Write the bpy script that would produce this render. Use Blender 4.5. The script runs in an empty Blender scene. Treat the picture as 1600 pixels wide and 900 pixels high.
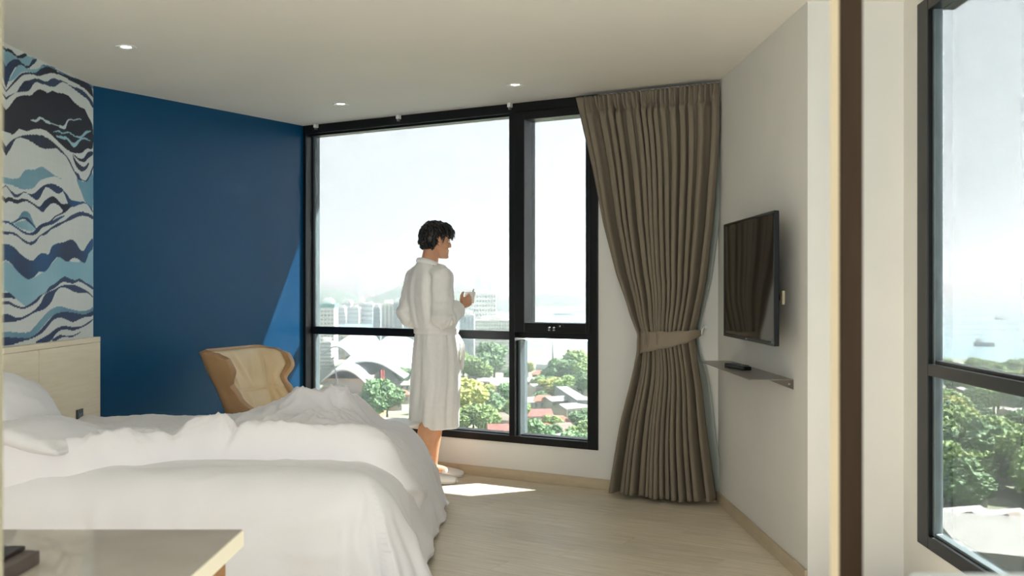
import bpy, bmesh, math, random
import numpy as np
from mathutils import Vector, Matrix, noise as mnoise

# ------------------------------------------------------------------ camera, sky, sun, exposure
scene = bpy.context.scene
COL = scene.collection
F_PX = 1637.0                      # focal length in pixels of the 1600 x 900 frame
CAM_Z = 1.325
cam_data = bpy.data.cameras.new('camera')
cam_data.sensor_width = 36.0
cam_data.lens = F_PX / 1600.0 * 36.0
cam_data.clip_start = 0.02
cam_data.clip_end = 30000.0
cam_data.dof.use_dof = True
cam_data.dof.focus_distance = 7.0
cam_data.dof.aperture_fstop = 6.0
cam = bpy.data.objects.new('camera', cam_data)
COL.objects.link(cam)
cam.location = (0, 0, CAM_Z)
cam.rotation_euler = (math.pi / 2, 0, 0)
scene.camera = cam

SKY_STRENGTH = 2.3
world = bpy.data.worlds.new('sky')
scene.world = world
world.use_nodes = True
wt = world.node_tree
wt.nodes.clear()
w_out = wt.nodes.new('ShaderNodeOutputWorld')
w_bg = wt.nodes.new('ShaderNodeBackground')
w_tc = wt.nodes.new('ShaderNodeTexCoord')
w_sep = wt.nodes.new('ShaderNodeSeparateXYZ')
w_ramp = wt.nodes.new('ShaderNodeValToRGB')
w_noise = wt.nodes.new('ShaderNodeTexNoise')
w_map = wt.nodes.new('ShaderNodeMapping')
w_mix = wt.nodes.new('ShaderNodeMixRGB')
w_ramp.color_ramp.elements[0].position = 0.0
w_ramp.color_ramp.elements[0].color = (0.86, 0.93, 0.95, 1)
w_ramp.color_ramp.elements[1].position = 0.5
w_ramp.color_ramp.elements[1].color = (0.88, 0.94, 1.0, 1)
e = w_ramp.color_ramp.elements.new(0.14)
e.color = (0.97, 1.0, 1.0, 1)
w_map.inputs['Scale'].default_value = (2.0, 2.0, 9.0)
w_noise.inputs['Scale'].default_value = 1.6
w_noise.inputs['Detail'].default_value = 5.0
w_mix.blend_type = 'MULTIPLY'
w_mix.inputs['Fac'].default_value = 0.10
wt.links.new(w_tc.outputs['Generated'], w_sep.inputs[0])
wt.links.new(w_sep.outputs['Z'], w_ramp.inputs['Fac'])
wt.links.new(w_tc.outputs['Generated'], w_map.inputs['Vector'])
wt.links.new(w_map.outputs['Vector'], w_noise.inputs['Vector'])
wt.links.new(w_ramp.outputs['Color'], w_mix.inputs['Color1'])
wt.links.new(w_noise.outputs['Fac'], w_mix.inputs['Color2'])
wt.links.new(w_mix.outputs['Color'], w_bg.inputs['Color'])
w_bg.inputs['Strength'].default_value = SKY_STRENGTH
wt.links.new(w_bg.outputs[0], w_out.inputs['Surface'])

# window wall frame of reference: C0 corner with the blue wall, W along the window, N into the room
C0 = Vector((-1.638, 8.25, 0.0))
W = Vector((0.8544, -0.5197, 0.0))
N = Vector((-0.5197, -0.8544, 0.0))
sun_dir = (W * -0.68 + N * 1.0 + Vector((0, 0, -1.30))).normalized()
sun_data = bpy.data.lights.new('sun', 'SUN')
sun_data.energy = 72.0
sun_data.angle = math.radians(0.6)
sun_data.color = (1.0, 0.97, 0.92)
sun = bpy.data.objects.new('sun', sun_data)
COL.objects.link(sun)
sun.rotation_euler = sun_dir.to_track_quat('-Z', 'Y').to_euler()
sun.location = (6, 10, 14)

scene.view_settings.view_transform = 'Standard'
scene.view_settings.look = 'None'
scene.view_settings.gamma = 1.0
scene.view_settings.exposure = 1.25
scene.view_settings.use_curve_mapping = False
scene.cycles.use_denoising = True
scene.cycles.max_bounces = 10
scene.cycles.diffuse_bounces = 6
scene.cycles.transparent_max_bounces = 16
scene.cycles.caustics_reflective = False
scene.cycles.caustics_refractive = False

# ------------------------------------------------------------------ helpers
def lin(c):
    r = []
    for v in c[:3]:
        v = v / 255.0
        r.append(v / 12.92 if v <= 0.04045 else ((v + 0.055) / 1.055) ** 2.4)
    return tuple(r) + (1.0,)

MATS = {}
def mat(name, rgb, rough=0.6, metal=0.0, var=0.0, scale=8.0, stretch=None, bump=0.0, bump_scale=60.0,
        spec=0.5, rgb2=None, emit=None, emit_strength=0.0, sheen=0.0, per_object=0.0, coat=0.0, transl=0.0, detail=4.0):
    """A procedural principled material: base colour varied by noise, fine bump, optional per-object tone."""
    if name in MATS:
        return MATS[name]
    m = bpy.data.materials.new(name)
    m.use_nodes = True
    t = m.node_tree
    b = t.nodes['Principled BSDF']
    c = lin(rgb)
    b.inputs['Base Color'].default_value = c
    b.inputs['Roughness'].default_value = rough
    b.inputs['Metallic'].default_value = metal
    b.inputs['Specular IOR Level'].default_value = spec
    if sheen:
        b.inputs['Sheen Weight'].default_value = sheen
    if coat:
        b.inputs['Coat Weight'].default_value = coat
    if emit:
        b.inputs['Emission Color'].default_value = lin(emit)
        b.inputs['Emission Strength'].default_value = emit_strength
    tc = t.nodes.new('ShaderNodeTexCoord')
    mp = t.nodes.new('ShaderNodeMapping')
    t.links.new(tc.outputs['Object'], mp.inputs['Vector'])
    if stretch:
        mp.inputs['Scale'].default_value = stretch
    last = None
    if var > 0 or rgb2:
        nz = t.nodes.new('ShaderNodeTexNoise')
        nz.inputs['Scale'].default_value = scale
        nz.inputs['Detail'].default_value = detail
        t.links.new(mp.outputs[0], nz.inputs['Vector'])
        rp = t.nodes.new('ShaderNodeValToRGB')
        rp.color_ramp.elements[0].position = 0.3
        rp.color_ramp.elements[1].position = 0.7
        if rgb2:
            rp.color_ramp.elements[0].color = c
            rp.color_ramp.elements[1].color = lin(rgb2)
        else:
            rp.color_ramp.elements[0].color = tuple(max(0, v * (1 - var)) for v in c[:3]) + (1,)
            rp.color_ramp.elements[1].color = tuple(min(1, v * (1 + var)) for v in c[:3]) + (1,)
        t.links.new(nz.outputs['Fac'], rp.inputs['Fac'])
        last = rp.outputs['Color']
    if per_object > 0:
        oi = t.nodes.new('ShaderNodeObjectInfo')
        mr = t.nodes.new('ShaderNodeMapRange')
        mr.inputs['To Min'].default_value = 1 - per_object
        mr.inputs['To Max'].default_value = 1 + per_object
        t.links.new(oi.outputs['Random'], mr.inputs['Value'])
        mx = t.nodes.new('ShaderNodeVectorMath')
        mx.operation = 'SCALE'
        if last:
            t.links.new(last, mx.inputs[0])
        else:
            mx.inputs[0].default_value = c[:3]
        t.links.new(mr.outputs[0], mx.inputs['Scale'])
        last = mx.outputs[0]
    if last:
        t.links.new(last, b.inputs['Base Color'])
    if bump > 0:
        n2 = t.nodes.new('ShaderNodeTexNoise')
        n2.inputs['Scale'].default_value = bump_scale
        n2.inputs['Detail'].default_value = 3.0
        t.links.new(mp.outputs[0], n2.inputs['Vector'])
        bp = t.nodes.new('ShaderNodeBump')
        bp.inputs['Strength'].default_value = bump
        bp.inputs['Distance'].default_value = 0.01
        t.links.new(n2.outputs['Fac'], bp.inputs['Height'])
        t.links.new(bp.outputs[0], b.inputs['Normal'])
    if transl > 0:
        tr = t.nodes.new('ShaderNodeBsdfTranslucent')
        tr.inputs['Color'].default_value = c
        ms = t.nodes.new('ShaderNodeMixShader')
        ms.inputs['Fac'].default_value = transl
        out = t.nodes['Material Output']
        t.links.new(b.outputs[0], ms.inputs[1])
        t.links.new(tr.outputs[0], ms.inputs[2])
        t.links.new(ms.outputs[0], out.inputs['Surface'])
    MATS[name] = m
    return m

def glass_mat(name, tint, gloss):
    m = bpy.data.materials.new(name)
    m.use_nodes = True
    t = m.node_tree
    t.nodes.clear()
    o = t.nodes.new('ShaderNodeOutputMaterial')
    tr = t.nodes.new('ShaderNodeBsdfTransparent')
    tr.inputs['Color'].default_value = tuple(tint) + (1,)
    g = t.nodes.new('ShaderNodeBsdfGlossy')
    g.inputs['Roughness'].default_value = 0.0
    fr = t.nodes.new('ShaderNodeFresnel')
    fr.inputs['IOR'].default_value = 1.25
    mul = t.nodes.new('ShaderNodeMath')
    mul.operation = 'MULTIPLY'
    mul.inputs[1].default_value = gloss
    mx = t.nodes.new('ShaderNodeMixShader')
    t.links.new(fr.outputs[0], mul.inputs[0])
    t.links.new(mul.outputs[0], mx.inputs['Fac'])
    t.links.new(tr.outputs[0], mx.inputs[1])
    t.links.new(g.outputs[0], mx.inputs[2])
    t.links.new(mx.outputs[0], o.inputs['Surface'])
    return m

def world_loc(o):
    v = Vector((0, 0, 0))
    while o is not None:
        v = v + o.location
        o = o.parent
    return v

def tag(o, label=None, cat=None, group=None, kind=None):
    if label: o['label'] = label
    if cat: o['category'] = cat
    if group: o['group'] = group
    if kind: o['kind'] = kind
    return o

def thing(name, label, cat, loc=(0, 0, 0), group=None):
    o = bpy.data.objects.new(name, None)
    o.empty_display_size = 0.1
    COL.objects.link(o)
    o.location = loc
    return tag(o, label, cat, group)

class MB:
    """Collects shapes in world coordinates, then links them as one mesh object."""
    def __init__(self):
        self.v = []
        self.f = []
        self.sm = []
    def add(self, verts, faces, smooth=False):
        b = len(self.v)
        self.v.extend([tuple(p) for p in verts])
        self.f.extend([tuple(i + b for i in q) for q in faces])
        self.sm.extend([smooth] * len(faces))
        return self
    def hexa(self, p):
        """p: 8 points, bottom ring then top ring."""
        return self.add(p, [(3, 2, 1, 0), (4, 5, 6, 7), (0, 1, 5, 4), (1, 2, 6, 5), (2, 3, 7, 6), (3, 0, 4, 7)])
    def box(self, x0, x1, y0, y1, z0, z1):
        return self.hexa([(x0, y0, z0), (x1, y0, z0), (x1, y1, z0), (x0, y1, z0),
                          (x0, y0, z1), (x1, y0, z1), (x1, y1, z1), (x0, y1, z1)])
    def wbox(self, w0, w1, n0, n1, z0, z1):
        """box in the window wall's frame"""
        q = [C0 + W * a + N * b for a, b in ((w0, n0), (w0, n1), (w1, n1), (w1, n0))]
        return self.hexa([(p.x, p.y, z0) for p in q] + [(p.x, p.y, z1) for p in q])
    def prism(self, pts, z0, z1):
        n = len(pts)
        v = [(p[0], p[1], z0) for p in pts] + [(p[0], p[1], z1) for p in pts]
        f = [tuple(range(n - 1, -1, -1)), tuple(range(n, 2 * n))]
        f += [(i, (i + 1) % n, n + (i + 1) % n, n + i) for i in range(n)]
        return self.add(v, f)
    def loft(self, rings, smooth=True, cap=True, closed=True):
        m = len(rings[0])
        v = [p for r in rings for p in r]
        f = []
        for i in range(len(rings) - 1):
            for j in range(m if closed else m - 1):
                k = (j + 1) % m
                f.append((i * m + j, i * m + k, (i + 1) * m + k, (i + 1) * m + j))
        if cap and closed:
            f.append(tuple(range(m - 1, -1, -1)))
            f.append(tuple(range((len(rings) - 1) * m, len(rings) * m)))
        return self.add(v, f, smooth)
    def tube(self, path, radii, seg=10, cap=True, flat=1.0, up=None, smooth=True):
        path = [Vector(p) for p in path]
        if not hasattr(radii, '__len__'):
            radii = [radii] * len(path)
        rings = []
        ref = Vector(up) if up else None
        for i, p in enumerate(path):
            a = path[max(0, i - 1)]
            b = path[min(len(path) - 1, i + 1)]
            d = (b - a).normalized()
            if ref is None:
                ref = Vector((0, 0, 1)) if abs(d.z) < 0.9 else Vector((1, 0, 0))
            u = ref - d * ref.dot(d)
            if u.length < 1e-5:
                u = d.orthogonal()
            u.normalize()
            if not up:
                ref = u
            s = d.cross(u)
            r = radii[i]
            rings.append([p + (s * math.cos(2 * math.pi * j / seg) + u * math.sin(2 * math.pi * j / seg) * flat) * r for j in range(seg)])
        return self.loft(rings, smooth, cap)
    def ball(self, c, r, seg=16, rings=10, rot=None):
        if not hasattr(r, '__len__'):
            r = (r, r, r)
        c = Vector(c)
        v, f = [], []
        for i in range(rings + 1):
            th = math.pi * i / rings
            for j in range(seg):
                ph = 2 * math.pi * j / seg
                p = Vector((r[0] * math.sin(th) * math.cos(ph), r[1] * math.sin(th) * math.sin(ph), r[2] * math.cos(th)))
                if rot is not None:
                    p = rot @ p
                v.append(c + p)
        for i in range(rings):
            for j in range(seg):
                k = (j + 1) % seg
                f.append((i * seg + j, (i + 1) * seg + j, (i + 1) * seg + k, i * seg + k))
        return self.add(v, f, True)
    def disc_stack(self, c, prof, seg=32, smooth=True):
        """lathe around the vertical through c; prof = [(radius, z), ...]"""
        rings = [[(c[0] + r * math.cos(2 * math.pi * j / seg), c[1] + r * math.sin(2 * math.pi * j / seg), c[2] + z) for j in range(seg)] for r, z in prof]
        return self.loft(rings, smooth)
    def grid(self, P, smooth=True, flip=False):
        """P[i][j] of points"""
        n, m = len(P), len(P[0])
        v = [p for r in P for p in r]
        f = []
        for i in range(n - 1):
            for j in range(m - 1):
                q = (i * m + j, i * m + j + 1, (i + 1) * m + j + 1, (i + 1) * m + j)
                f.append(q[::-1] if flip else q)
        return self.add(v, f, smooth)
    def mesh(self, name, origin=(0, 0, 0), weld=False):
        me = bpy.data.meshes.new(name)
        ox, oy, oz = origin
        me.from_pydata([(p[0] - ox, p[1] - oy, p[2] - oz) for p in self.v], [], self.f)
        if weld:
            bm = bmesh.new()
            bm.from_mesh(me)
            bmesh.ops.remove_doubles(bm, verts=bm.verts, dist=1e-5)
            bmesh.ops.recalc_face_normals(bm, faces=bm.faces)
            for q in bm.faces:
                q.smooth = True
            bm.to_mesh(me)
            bm.free()
        else:
            me.polygons.foreach_set('use_smooth', self.sm)
        me.update()
        return me
    def build(self, name, m, parent=None, origin=None, bevel=0.0, solid=0.0, weld=False, sub=0, seg=2):
        o = bpy.data.objects.new(name, None if not self.v else self.mesh(name, world_loc(parent) if parent else (origin or (0, 0, 0)), weld))
        COL.objects.link(o)
        if parent:
            o.parent = parent
        elif origin:
            o.location = origin
        if m:
            o.data.materials.append(m)
        if solid:
            md = o.modifiers.new('solid', 'SOLIDIFY')
            md.thickness = abs(solid)
            md.offset = 1 if solid > 0 else -1
        if bevel:
            md = o.modifiers.new('bevel', 'BEVEL')
            md.width = bevel
            md.segments = seg
            md.limit_method = 'ANGLE'
            md.harden_normals = False
        if sub:
            md = o.modifiers.new('sub', 'SUBSURF')
            md.levels = sub
            md.render_levels = sub
        return o

def struct(o, label=None):
    return tag(o, label, None, None, 'structure')

def obj_from_mesh(name, me, m=None, parent=None, loc=None):
    o = bpy.data.objects.new(name, me)
    COL.objects.link(o)
    if parent: o.parent = parent
    if loc is not None: o.location = loc
    if m and not me.materials:
        me.materials.append(m)
    return o

def copy_tree(root, loc, rotz=0.0, scale=None, label=None, group=None):
    r = root.copy()
    COL.objects.link(r)
    r.location = loc
    r.rotation_euler = (0, 0, rotz)
    if scale is not None:
        r.scale = scale
    if label: r['label'] = label
    if group: r['group'] = group
    for ch in list(root.children):
        c = ch.copy()
        COL.objects.link(c)
        c.parent = r
        for g in ch.children:
            d = g.copy()
            COL.objects.link(d)
            d.parent = c
    return r

def remeshed(mb, voxel, smooth_iter=4, factor=0.5):
    """one continuous surface from overlapping closed shapes"""
    me = mb.mesh('union')
    o = bpy.data.objects.new('union', me)
    COL.objects.link(o)
    md = o.modifiers.new('r', 'REMESH')
    md.mode = 'VOXEL'
    md.voxel_size = voxel
    md.use_smooth_shade = True
    if smooth_iter:
        s = o.modifiers.new('s', 'SMOOTH')
        s.factor = factor
        s.iterations = smooth_iter
    dg = bpy.context.evaluated_depsgraph_get()
    res = bpy.data.meshes.new_from_object(o.evaluated_get(dg))
    bpy.data.objects.remove(o)
    res.polygons.foreach_set('use_smooth', [True] * len(res.polygons))
    return res

def catmull(pts, per=8, closed=False):
    P = [np.array(p, float) for p in pts]
    n = len(P)
    out = []
    for i in range(n if closed else n - 1):
        p0 = P[(i - 1) % n] if closed or i > 0 else P[0]
        p1 = P[i]
        p2 = P[(i + 1) % n]
        p3 = P[(i + 2) % n] if closed or i + 2 < n else P[-1]
        for k in range(per):
            t = k / per
            out.append(0.5 * (2 * p1 + (p2 - p0) * t + (2 * p0 - 5 * p1 + 4 * p2 - p3) * t * t + (3 * p1 - p0 - 3 * p2 + p3) * t ** 3))
    if not closed:
        out.append(P[-1])
    return out

def sstep(a, b, x):
    t = min(1.0, max(0.0, (x - a) / (b - a)))
    return t * t * (3 - 2 * t)

def wn(px, n=0.0):
    """distance along the window wall of the plane 'n into the room' seen in column px of the photograph"""
    r = (px - 800.0) / F_PX
    bx, by = C0.x + N.x * n, C0.y + N.y * n
    w = (r * by - bx) / (W.x - r * W.y)
    return w, by + W.y * w
def wz(px, py, n=0.0):
    w, y = wn(px, n)
    return w, CAM_Z + (450.0 - py) * y / F_PX

rng = random.Random(7)
# ------------------------------------------------------------------ room shell
M_wall = mat('warm_white_paint', (217, 215, 209), 0.75, var=0.02, scale=3, bump=0.03, bump_scale=220, spec=0.3)
M_ceil = mat('ceiling_paint', (229, 225, 217), 0.8, var=0.015, scale=2, spec=0.25)
M_blue = mat('deep_blue_paint', (0, 66, 104), 0.42, var=0.04, scale=2.5, bump=0.04, bump_scale=160, spec=0.25)
M_frame = mat('black_powder_coat', (14, 16, 19), 0.38, var=0.1, scale=20, spec=0.3)
M_base = mat('beige_tile_skirting', (186, 170, 144), 0.4, var=0.08, scale=9, stretch=(1, 1, 4))
M_glass = glass_mat('tinted_window_glass', (0.37, 0.383, 0.388), 0.5)
M_bead = mat('lit_bead_grey', (92, 104, 106), 0.4, var=.15, scale=9, stretch=(4, 4, 1))  # lighter than the black frame: light on its inner sides put into the colour
M_white = mat('white_plastic', (225, 226, 224), 0.4, var=0.02)
M_metal = mat('brushed_steel', (190, 190, 188), 0.3, metal=1.0, var=0.05)

H = 2.6
LX = -2.64                                    # mural wall plane
A0 = C0 + N * 1.928                           # corner mural wall / blue wall
WB = 3.409                                    # corner window wall / television wall
B0 = C0 + W * WB
E0 = Vector((1.315, 4.66, 0))                 # end of the television wall
J0 = Vector((1.742, 4.66, 0))                 # corner to the side window wall
def side_x(y): return 1.742 - 0.03 * (4.66 - y)
BACK = -1.0

# floor: subfloor slab + laminate planks laid parallel to the window wall
fl = MB()
fl.prism([(LX - .1, BACK), (1.9, BACK), (1.9, 5.2), (B0.x + .1, B0.y + .25), (C0.x + .05, C0.y + .15), (A0.x - .15, A0.y + .05)], -0.15, -0.012)
floor = struct(fl.build('floor', mat('dark_underlay', (86, 76, 62), 0.8)), 'pale oak laminate floor laid parallel to the window wall')
M_plank = mat('pale_oak_laminate', (204, 190, 166), 0.42, rgb2=(228, 217, 197), scale=3.0, stretch=(1.3, 16, 1), per_object=0.06, bump=0.02, bump_scale=30, spec=0.5, detail=6)
def clip(poly, nx, ny, d):
    out = []
    for i in range(len(poly)):
        a, b = poly[i], poly[(i + 1) % len(poly)]
        da, db = nx * a[0] + ny * a[1] - d, nx * b[0] + ny * b[1] - d
        if da >= 0: out.append(a)
        if da * db < 0:
            t = da / (da - db)
            out.append((a[0] + (b[0] - a[0]) * t, a[1] + (b[1] - a[1]) * t))
    return out
def area(p): return abs(sum(p[i][0] * p[(i + 1) % len(p)][1] - p[(i + 1) % len(p)][0] * p[i][1] for i in range(len(p)))) / 2
ang_w = math.atan2(W.y, W.x)
PW, PL = 0.19, 1.28
for r in range(-1, 52):
    off = (r * 0.437) % 1.0 * PL
    for k in range(-6, 5):
        w0, w1 = k * PL + off, (k + 1) * PL + off
        n0, n1 = r * PW - .05, (r + 1) * PW - .05
        g = 0.0007
        q = [C0 + W * a + N * b for a, b in ((w0 + g, n0 + g), (w0 + g, n1 - g), (w1 - g, n1 - g), (w1 - g, n0 + g))]
        poly = [(p.x, p.y) for p in q]
        poly = clip(poly, 1, 0, LX)
        for nx, ny, d in ((0, 1, BACK), (N.x, N.y, N.dot(C0) + 0.0), (W.x, W.y, W.dot(C0))):
            if poly: poly = clip(poly, nx, ny, d)
        if not poly: continue
        cy = sum(p[1] for p in poly) / len(poly)
        poly = clip(poly, -1, 0, -1.34 if cy > 4.66 else -1.62)
        if len(poly) < 3 or area(poly) < 0.004: continue
        if sum(p[1] for p in poly) / len(poly) < 1.2: continue
        cx, cy = sum(p[0] for p in poly) / len(poly), sum(p[1] for p in poly) / len(poly)
        me = MB()
        ca, sa = math.cos(-ang_w), math.sin(-ang_w)
        loc2 = [((x - cx) * ca - (y - cy) * sa, (x - cx) * sa + (y - cy) * ca) for x, y in poly]
        if sum(loc2[i][0] * loc2[(i + 1) % len(loc2)][1] - loc2[(i + 1) % len(loc2)][0] * loc2[i][1] for i in range(len(loc2))) < 0:
            loc2.reverse()
        me.prism(loc2, -0.012, 0.0)
        o = obj_from_mesh('plank', me.mesh('plank'), M_plank, floor, (cx, cy, 0))
        o.rotation_euler = (0, 0, ang_w)

cl = MB()
cl.prism([(LX - .1, BACK), (1.9, BACK), (1.9, 4.8), (B0.x + .12, B0.y - .05), (B0.x + .12, B0.y + .1), (C0.x + .02, C0.y + .12), (A0.x - .2, A0.y + .1)], H, H + .2)
struct(cl.build('ceiling', M_ceil), 'plain warm white ceiling')

# walls
o = MB()
o.prism([(LX, BACK), (A0.x, A0.y), (A0.x - .12, A0.y + .05), (LX - .12, BACK)][::-1], 0, H)
struct(o.build('wall_left', M_wall))
o = MB()
q = [C0 - N * .15, A0, A0 - W * .12, C0 - N * .15 - W * .12]
o.prism([(p.x, p.y) for p in q], 0, H)
struct(o.build('wall_blue', M_blue), 'deep blue painted wall between the mural and the window')
SILL, HEAD = 0.255, 2.6
W_R = 2.584
o = MB()
o.wbox(0.0, WB + .2, -.15, 0, 0, SILL)
o.wbox(W_R, WB + .2, -.15, 0, SILL, H)
o.wbox(-.4, WB + .2, -.15, -.10, H, 3.0)
struct(o.build('wall_window', M_wall), 'white wall below and beside the large window')
o = MB()
o.prism([(B0.x, B0.y), (E0.x, E0.y), (E0.x + .12, E0.y + .12), (B0.x + .12, B0.y + .1)][::-1], 0, H)
o.prism([(E0.x, E0.y), (J0.x, J0.y), (J0.x + .15, J0.y + .12), (E0.x + .12, E0.y + .12)], 0, H)
struct(o.build('wall_right', M_wall), 'white wall with the television, turning the corner to the side window')
o = MB()
S1, S0 = 4.46, 1.45                               # side window opening in y
def sidebox(mb, y0, y1, d0, d1, z0, z1):
    """box on the side window wall; d = depth outward from the inner plane"""
    p = [(side_x(y0) + d0, y0), (side_x(y0) + d1, y0), (side_x(y1) + d1, y1), (side_x(y1) + d0, y1)]
    mb.hexa([(x, y, z0) for x, y in p] + [(x, y, z1) for x, y in p])
sidebox(o, S1, 4.66, 0, .09, 0, H)
sidebox(o, S0, S1, 0, .15, 0, .245)
sidebox(o, S0, S1, 0, .15, 2.53, H)
sidebox(o, BACK, S0, 0, .15, 0, H)
struct(o.build('wall_side', M_wall), 'white wall around the side window')

# outside: unseen slab added over the large window, slanted to shape the sun's shadow
o = MB()
o.prism([tuple(C0 + W * a + N * c)[:2] for a, c in ((-.4, -.15), (-.4, -.338), (0, -.532), (1.03, -1.03), (WB + .15, -1.08), (WB + .15, -.15))], 2.8, 3.0)
struct(o.build('shade_slab', mat('shade_slab_render', (196, 194, 188), 0.8, var=0.05)), 'unseen slab added outside over the large window to block the sun')

# baseboards
o = MB(); o.wbox(.005, WB - .01, 0, .014, 0, .07)
struct(o.build('baseboard_window', M_base, bevel=.003))
o = MB()
d = (E0 - B0).normalized(); nn = Vector((-1, d.x / d.y * 1.0, 0)); nn = Vector((d.y, -d.x, 0)); nn = nn if nn.x < 0 else -nn
q = [B0, E0, E0 + nn * .014, B0 + nn * .014]
o.prism([(p.x, p.y) for p in q], 0, .07)
struct(o.build('baseboard_right', M_base, bevel=.003))
o = MB(); q = [C0 + N * .02, A0, A0 + W * .014, C0 + N * .02 + W * .014]
o.prism([(p.x, p.y) for p in q], 0, .07)
struct(o.build('baseboard_blue', M_base, bevel=.003))

# large window --------------------------------------------------
win = thing('window_1', None, None, (C0.x, C0.y, 0)); struct(win, 'large black framed window with four panes and a city view')
F0, F1, GN = -.13, .012, -.085                     # frame back, frame front, glass plane
L1 = .028                                           # left jamb inner edge
MU0, MU1 = 1.902, 1.948                            # mullion
R0 = 2.508
RZ0, RZ1 = .962, 1.022
GB = .312
def wpart(name, boxes, m=M_frame, parent=None, bevel=.003):
    b = MB()
    for q in boxes: b.wbox(*q)
    return b.build(name, m, parent or win, bevel=bevel)
wpart('jamb', [(0, L1, F0, F1, SILL, 2.6), ])
wpart('lit_bead', [(L1, L1 + .022, F0, -.075, SILL + .04, 2.53)], m=M_bead)
wpart('jamb', [(R0, W_R, F0, F1, SILL, 2.6)])
wpart('head', [(L1, R0, F0, F1, 2.535, 2.6), (L1, R0, F0, -.03, 2.52, 2.54)])
wpart('sill', [(L1, R0, F0, F1, SILL, GB - .008), (L1, R0, F0, -.035, GB - .015, GB)])
wpart('mullion', [(MU0, MU1, F0, F1 + .004, GB - .01, 2.54)])
wpart('lit_bead', [(MU1, MU1 + .018, F0, -.03, GB - .01, RZ0)], m=M_bead)  # grey strip stands for the lit side of the mullion
wpart('rail', [(L1, MU0, -.12, -.055, RZ0, RZ1)])
wpart('rail', [(MU1, R0, -.12, -.02, RZ0 + .018, RZ1)])
# opening casement: its own sash proud of the frame
SB, ST, SL, SR = 1.088, 2.478, 2.028, 2.50
sash = wpart('casement_sash', [(MU1, SL, F0, F1 + .01, RZ1, 2.535), (SR, R0 + .02, F0, F1 + .01, RZ1, 2.535),
                              (SL, SR, F0, F1 + .01, RZ1, SB), (SL, SR, F0, F1 + .01, ST, 2.535)])
def pane(w0, w1, z0, z1, par):
    b = MB(); b.wbox(w0, w1, GN - .004, GN, z0, z1)
    return b.build('pane', M_glass, par)
pane(L1 - .005, MU0 + .005, RZ1 - .005, 2.54, win)
pane(L1 - .005, MU0 + .005, GB - .015, RZ0 + .005, win)
pane(MU1 - .005, R0 + .005, GB - .015, RZ0 + .005, win)
pane(SL - .005, SR + .005, SB - .005, ST + .005, sash)
# latch with little steel screws in the casement's lower member
wl, _ = wn(870)
lat = MB()
lat.wbox(wl - .055, wl + .055, F1 + .01, F1 + .022, 1.035, 1.062)
lat.wbox(wl + .03, wl + .075, F1 + .022, F1 + .034, 1.06, 1.078)
latch = lat.build('latch', M_frame, win, bevel=.003)
for dx, dz in ((-.035, 1.042), (-.035, 1.058), (.0, 1.042), (.0, 1.058), (.05, 1.07)):
    b = MB(); p = C0 + W * (wl + dx) + N * (F1 + .02)
    b.tube([p + Vector((0, 0, dz)), p + N * .017 + Vector((0, 0, dz))], .0055, 8)
    b.build('screw', M_metal, latch)

# side window ---------------------------------------------------
win2 = thing('window_2', None, None, (side_x(3), 3, 0)); struct(win2, 'side window with black frame overlooking trees and sea')
def spart(name, boxes, m=M_frame, bevel=.003):
    b = MB()
    for q in boxes: sidebox(b, *q)
    return b.build(name, m, win2, bevel=bevel)
spart('jamb', [(4.335, S1, -.012, .047, .245, 2.53)])
spart('lit_bead', [(4.316, 4.338, .008, .045, .27, 2.5)], m=M_bead)  # pale strip stands for daylight on the reveal
spart('jamb', [(S0, S0 + .1, -.012, .10, .245, 2.53)])
spart('sill', [(S0 + .1, 4.335, -.012, .047, .245, .30), ])
spart('lit_bead', [(S0 + .1, 4.32, .012, .045, .298, .312)], m=M_bead)
spart('head', [(S0 + .1, 4.335, -.012, .10, 2.475, 2.53)])
spart('rail', [(S0 + .1, 4.335, -.012, .047, .962, 1.012), (S0 + .1, 4.335, .012, .047, 1.01, 1.026)])
spart('mullion', [(2.6, 2.68, -.012, .10, .30, 2.48)])
for y0, y1 in ((S0 + .09, 2.605), (2.675, 4.31)):
    for z0, z1 in ((.305, .966), (1.008, 2.48)):
        b = MB(); sidebox(b, y0, y1, .040, .044, z0, z1)
        b.build('pane', M_glass, win2)

# doorway posts near the camera
M_brown = mat('dark_brown_wood', (42, 30, 17), 0.7, var=0.15, scale=6, stretch=(8, 8, 1), spec=.1)
M_beige = mat('lit_post_beige', (214, 196, 162), 0.55, var=0.03)  # window light on the brown post's side, painted as beige
o = MB(); o.box(.3615, .384, 1.155, 1.19, 0, H)
post = struct(o.build('trim_2', M_beige), 'slim dark brown doorway post, its lit side coloured beige')
o = MB(); o.box(.3605, .3845, 1.147, 1.156, 0, H)
o.build('facing', M_brown, post, bevel=.001)
o = MB(); o.box(-.70, -.5925, 1.10, 1.22, 0, H)
struct(o.build('trim_3', mat('grey_beige_lining', (150, 144, 122), 0.6, var=.03)), 'grey beige doorway lining')

# recessed downlights
M_lamp = mat('lamp_lens', (255, 250, 240), 0.4, emit=(255, 236, 205), emit_strength=9.0)
for (px, py), lab in (((197, 73), 'round recessed downlight nearest the mural wall'),
                      ((533, 162), 'round recessed downlight above the blue wall end of the window'),
                      ((805, 132), 'round recessed downlight above the window mullion')):
    y = (H - CAM_Z) * F_PX / (450 - py); x = (px - 800) / F_PX * y
    t = thing('downlight', lab, 'ceiling light', (x, y, H), 'recessed ceiling downlights')
    b = MB(); b.disc_stack((x, y, H), [(.056, 0), (.058, -.004), (.050, -.008), (.036, -.004), (.024, -.001), (.024, .001)][::-1], 28)
    b.build('trim_ring', M_white, t)
    b = MB(); b.disc_stack((x, y, H), [(.001, -.0022), (.022, -.0024), (.024, -.0005)], 24)
    b.build('lens', M_lamp, t)

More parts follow.
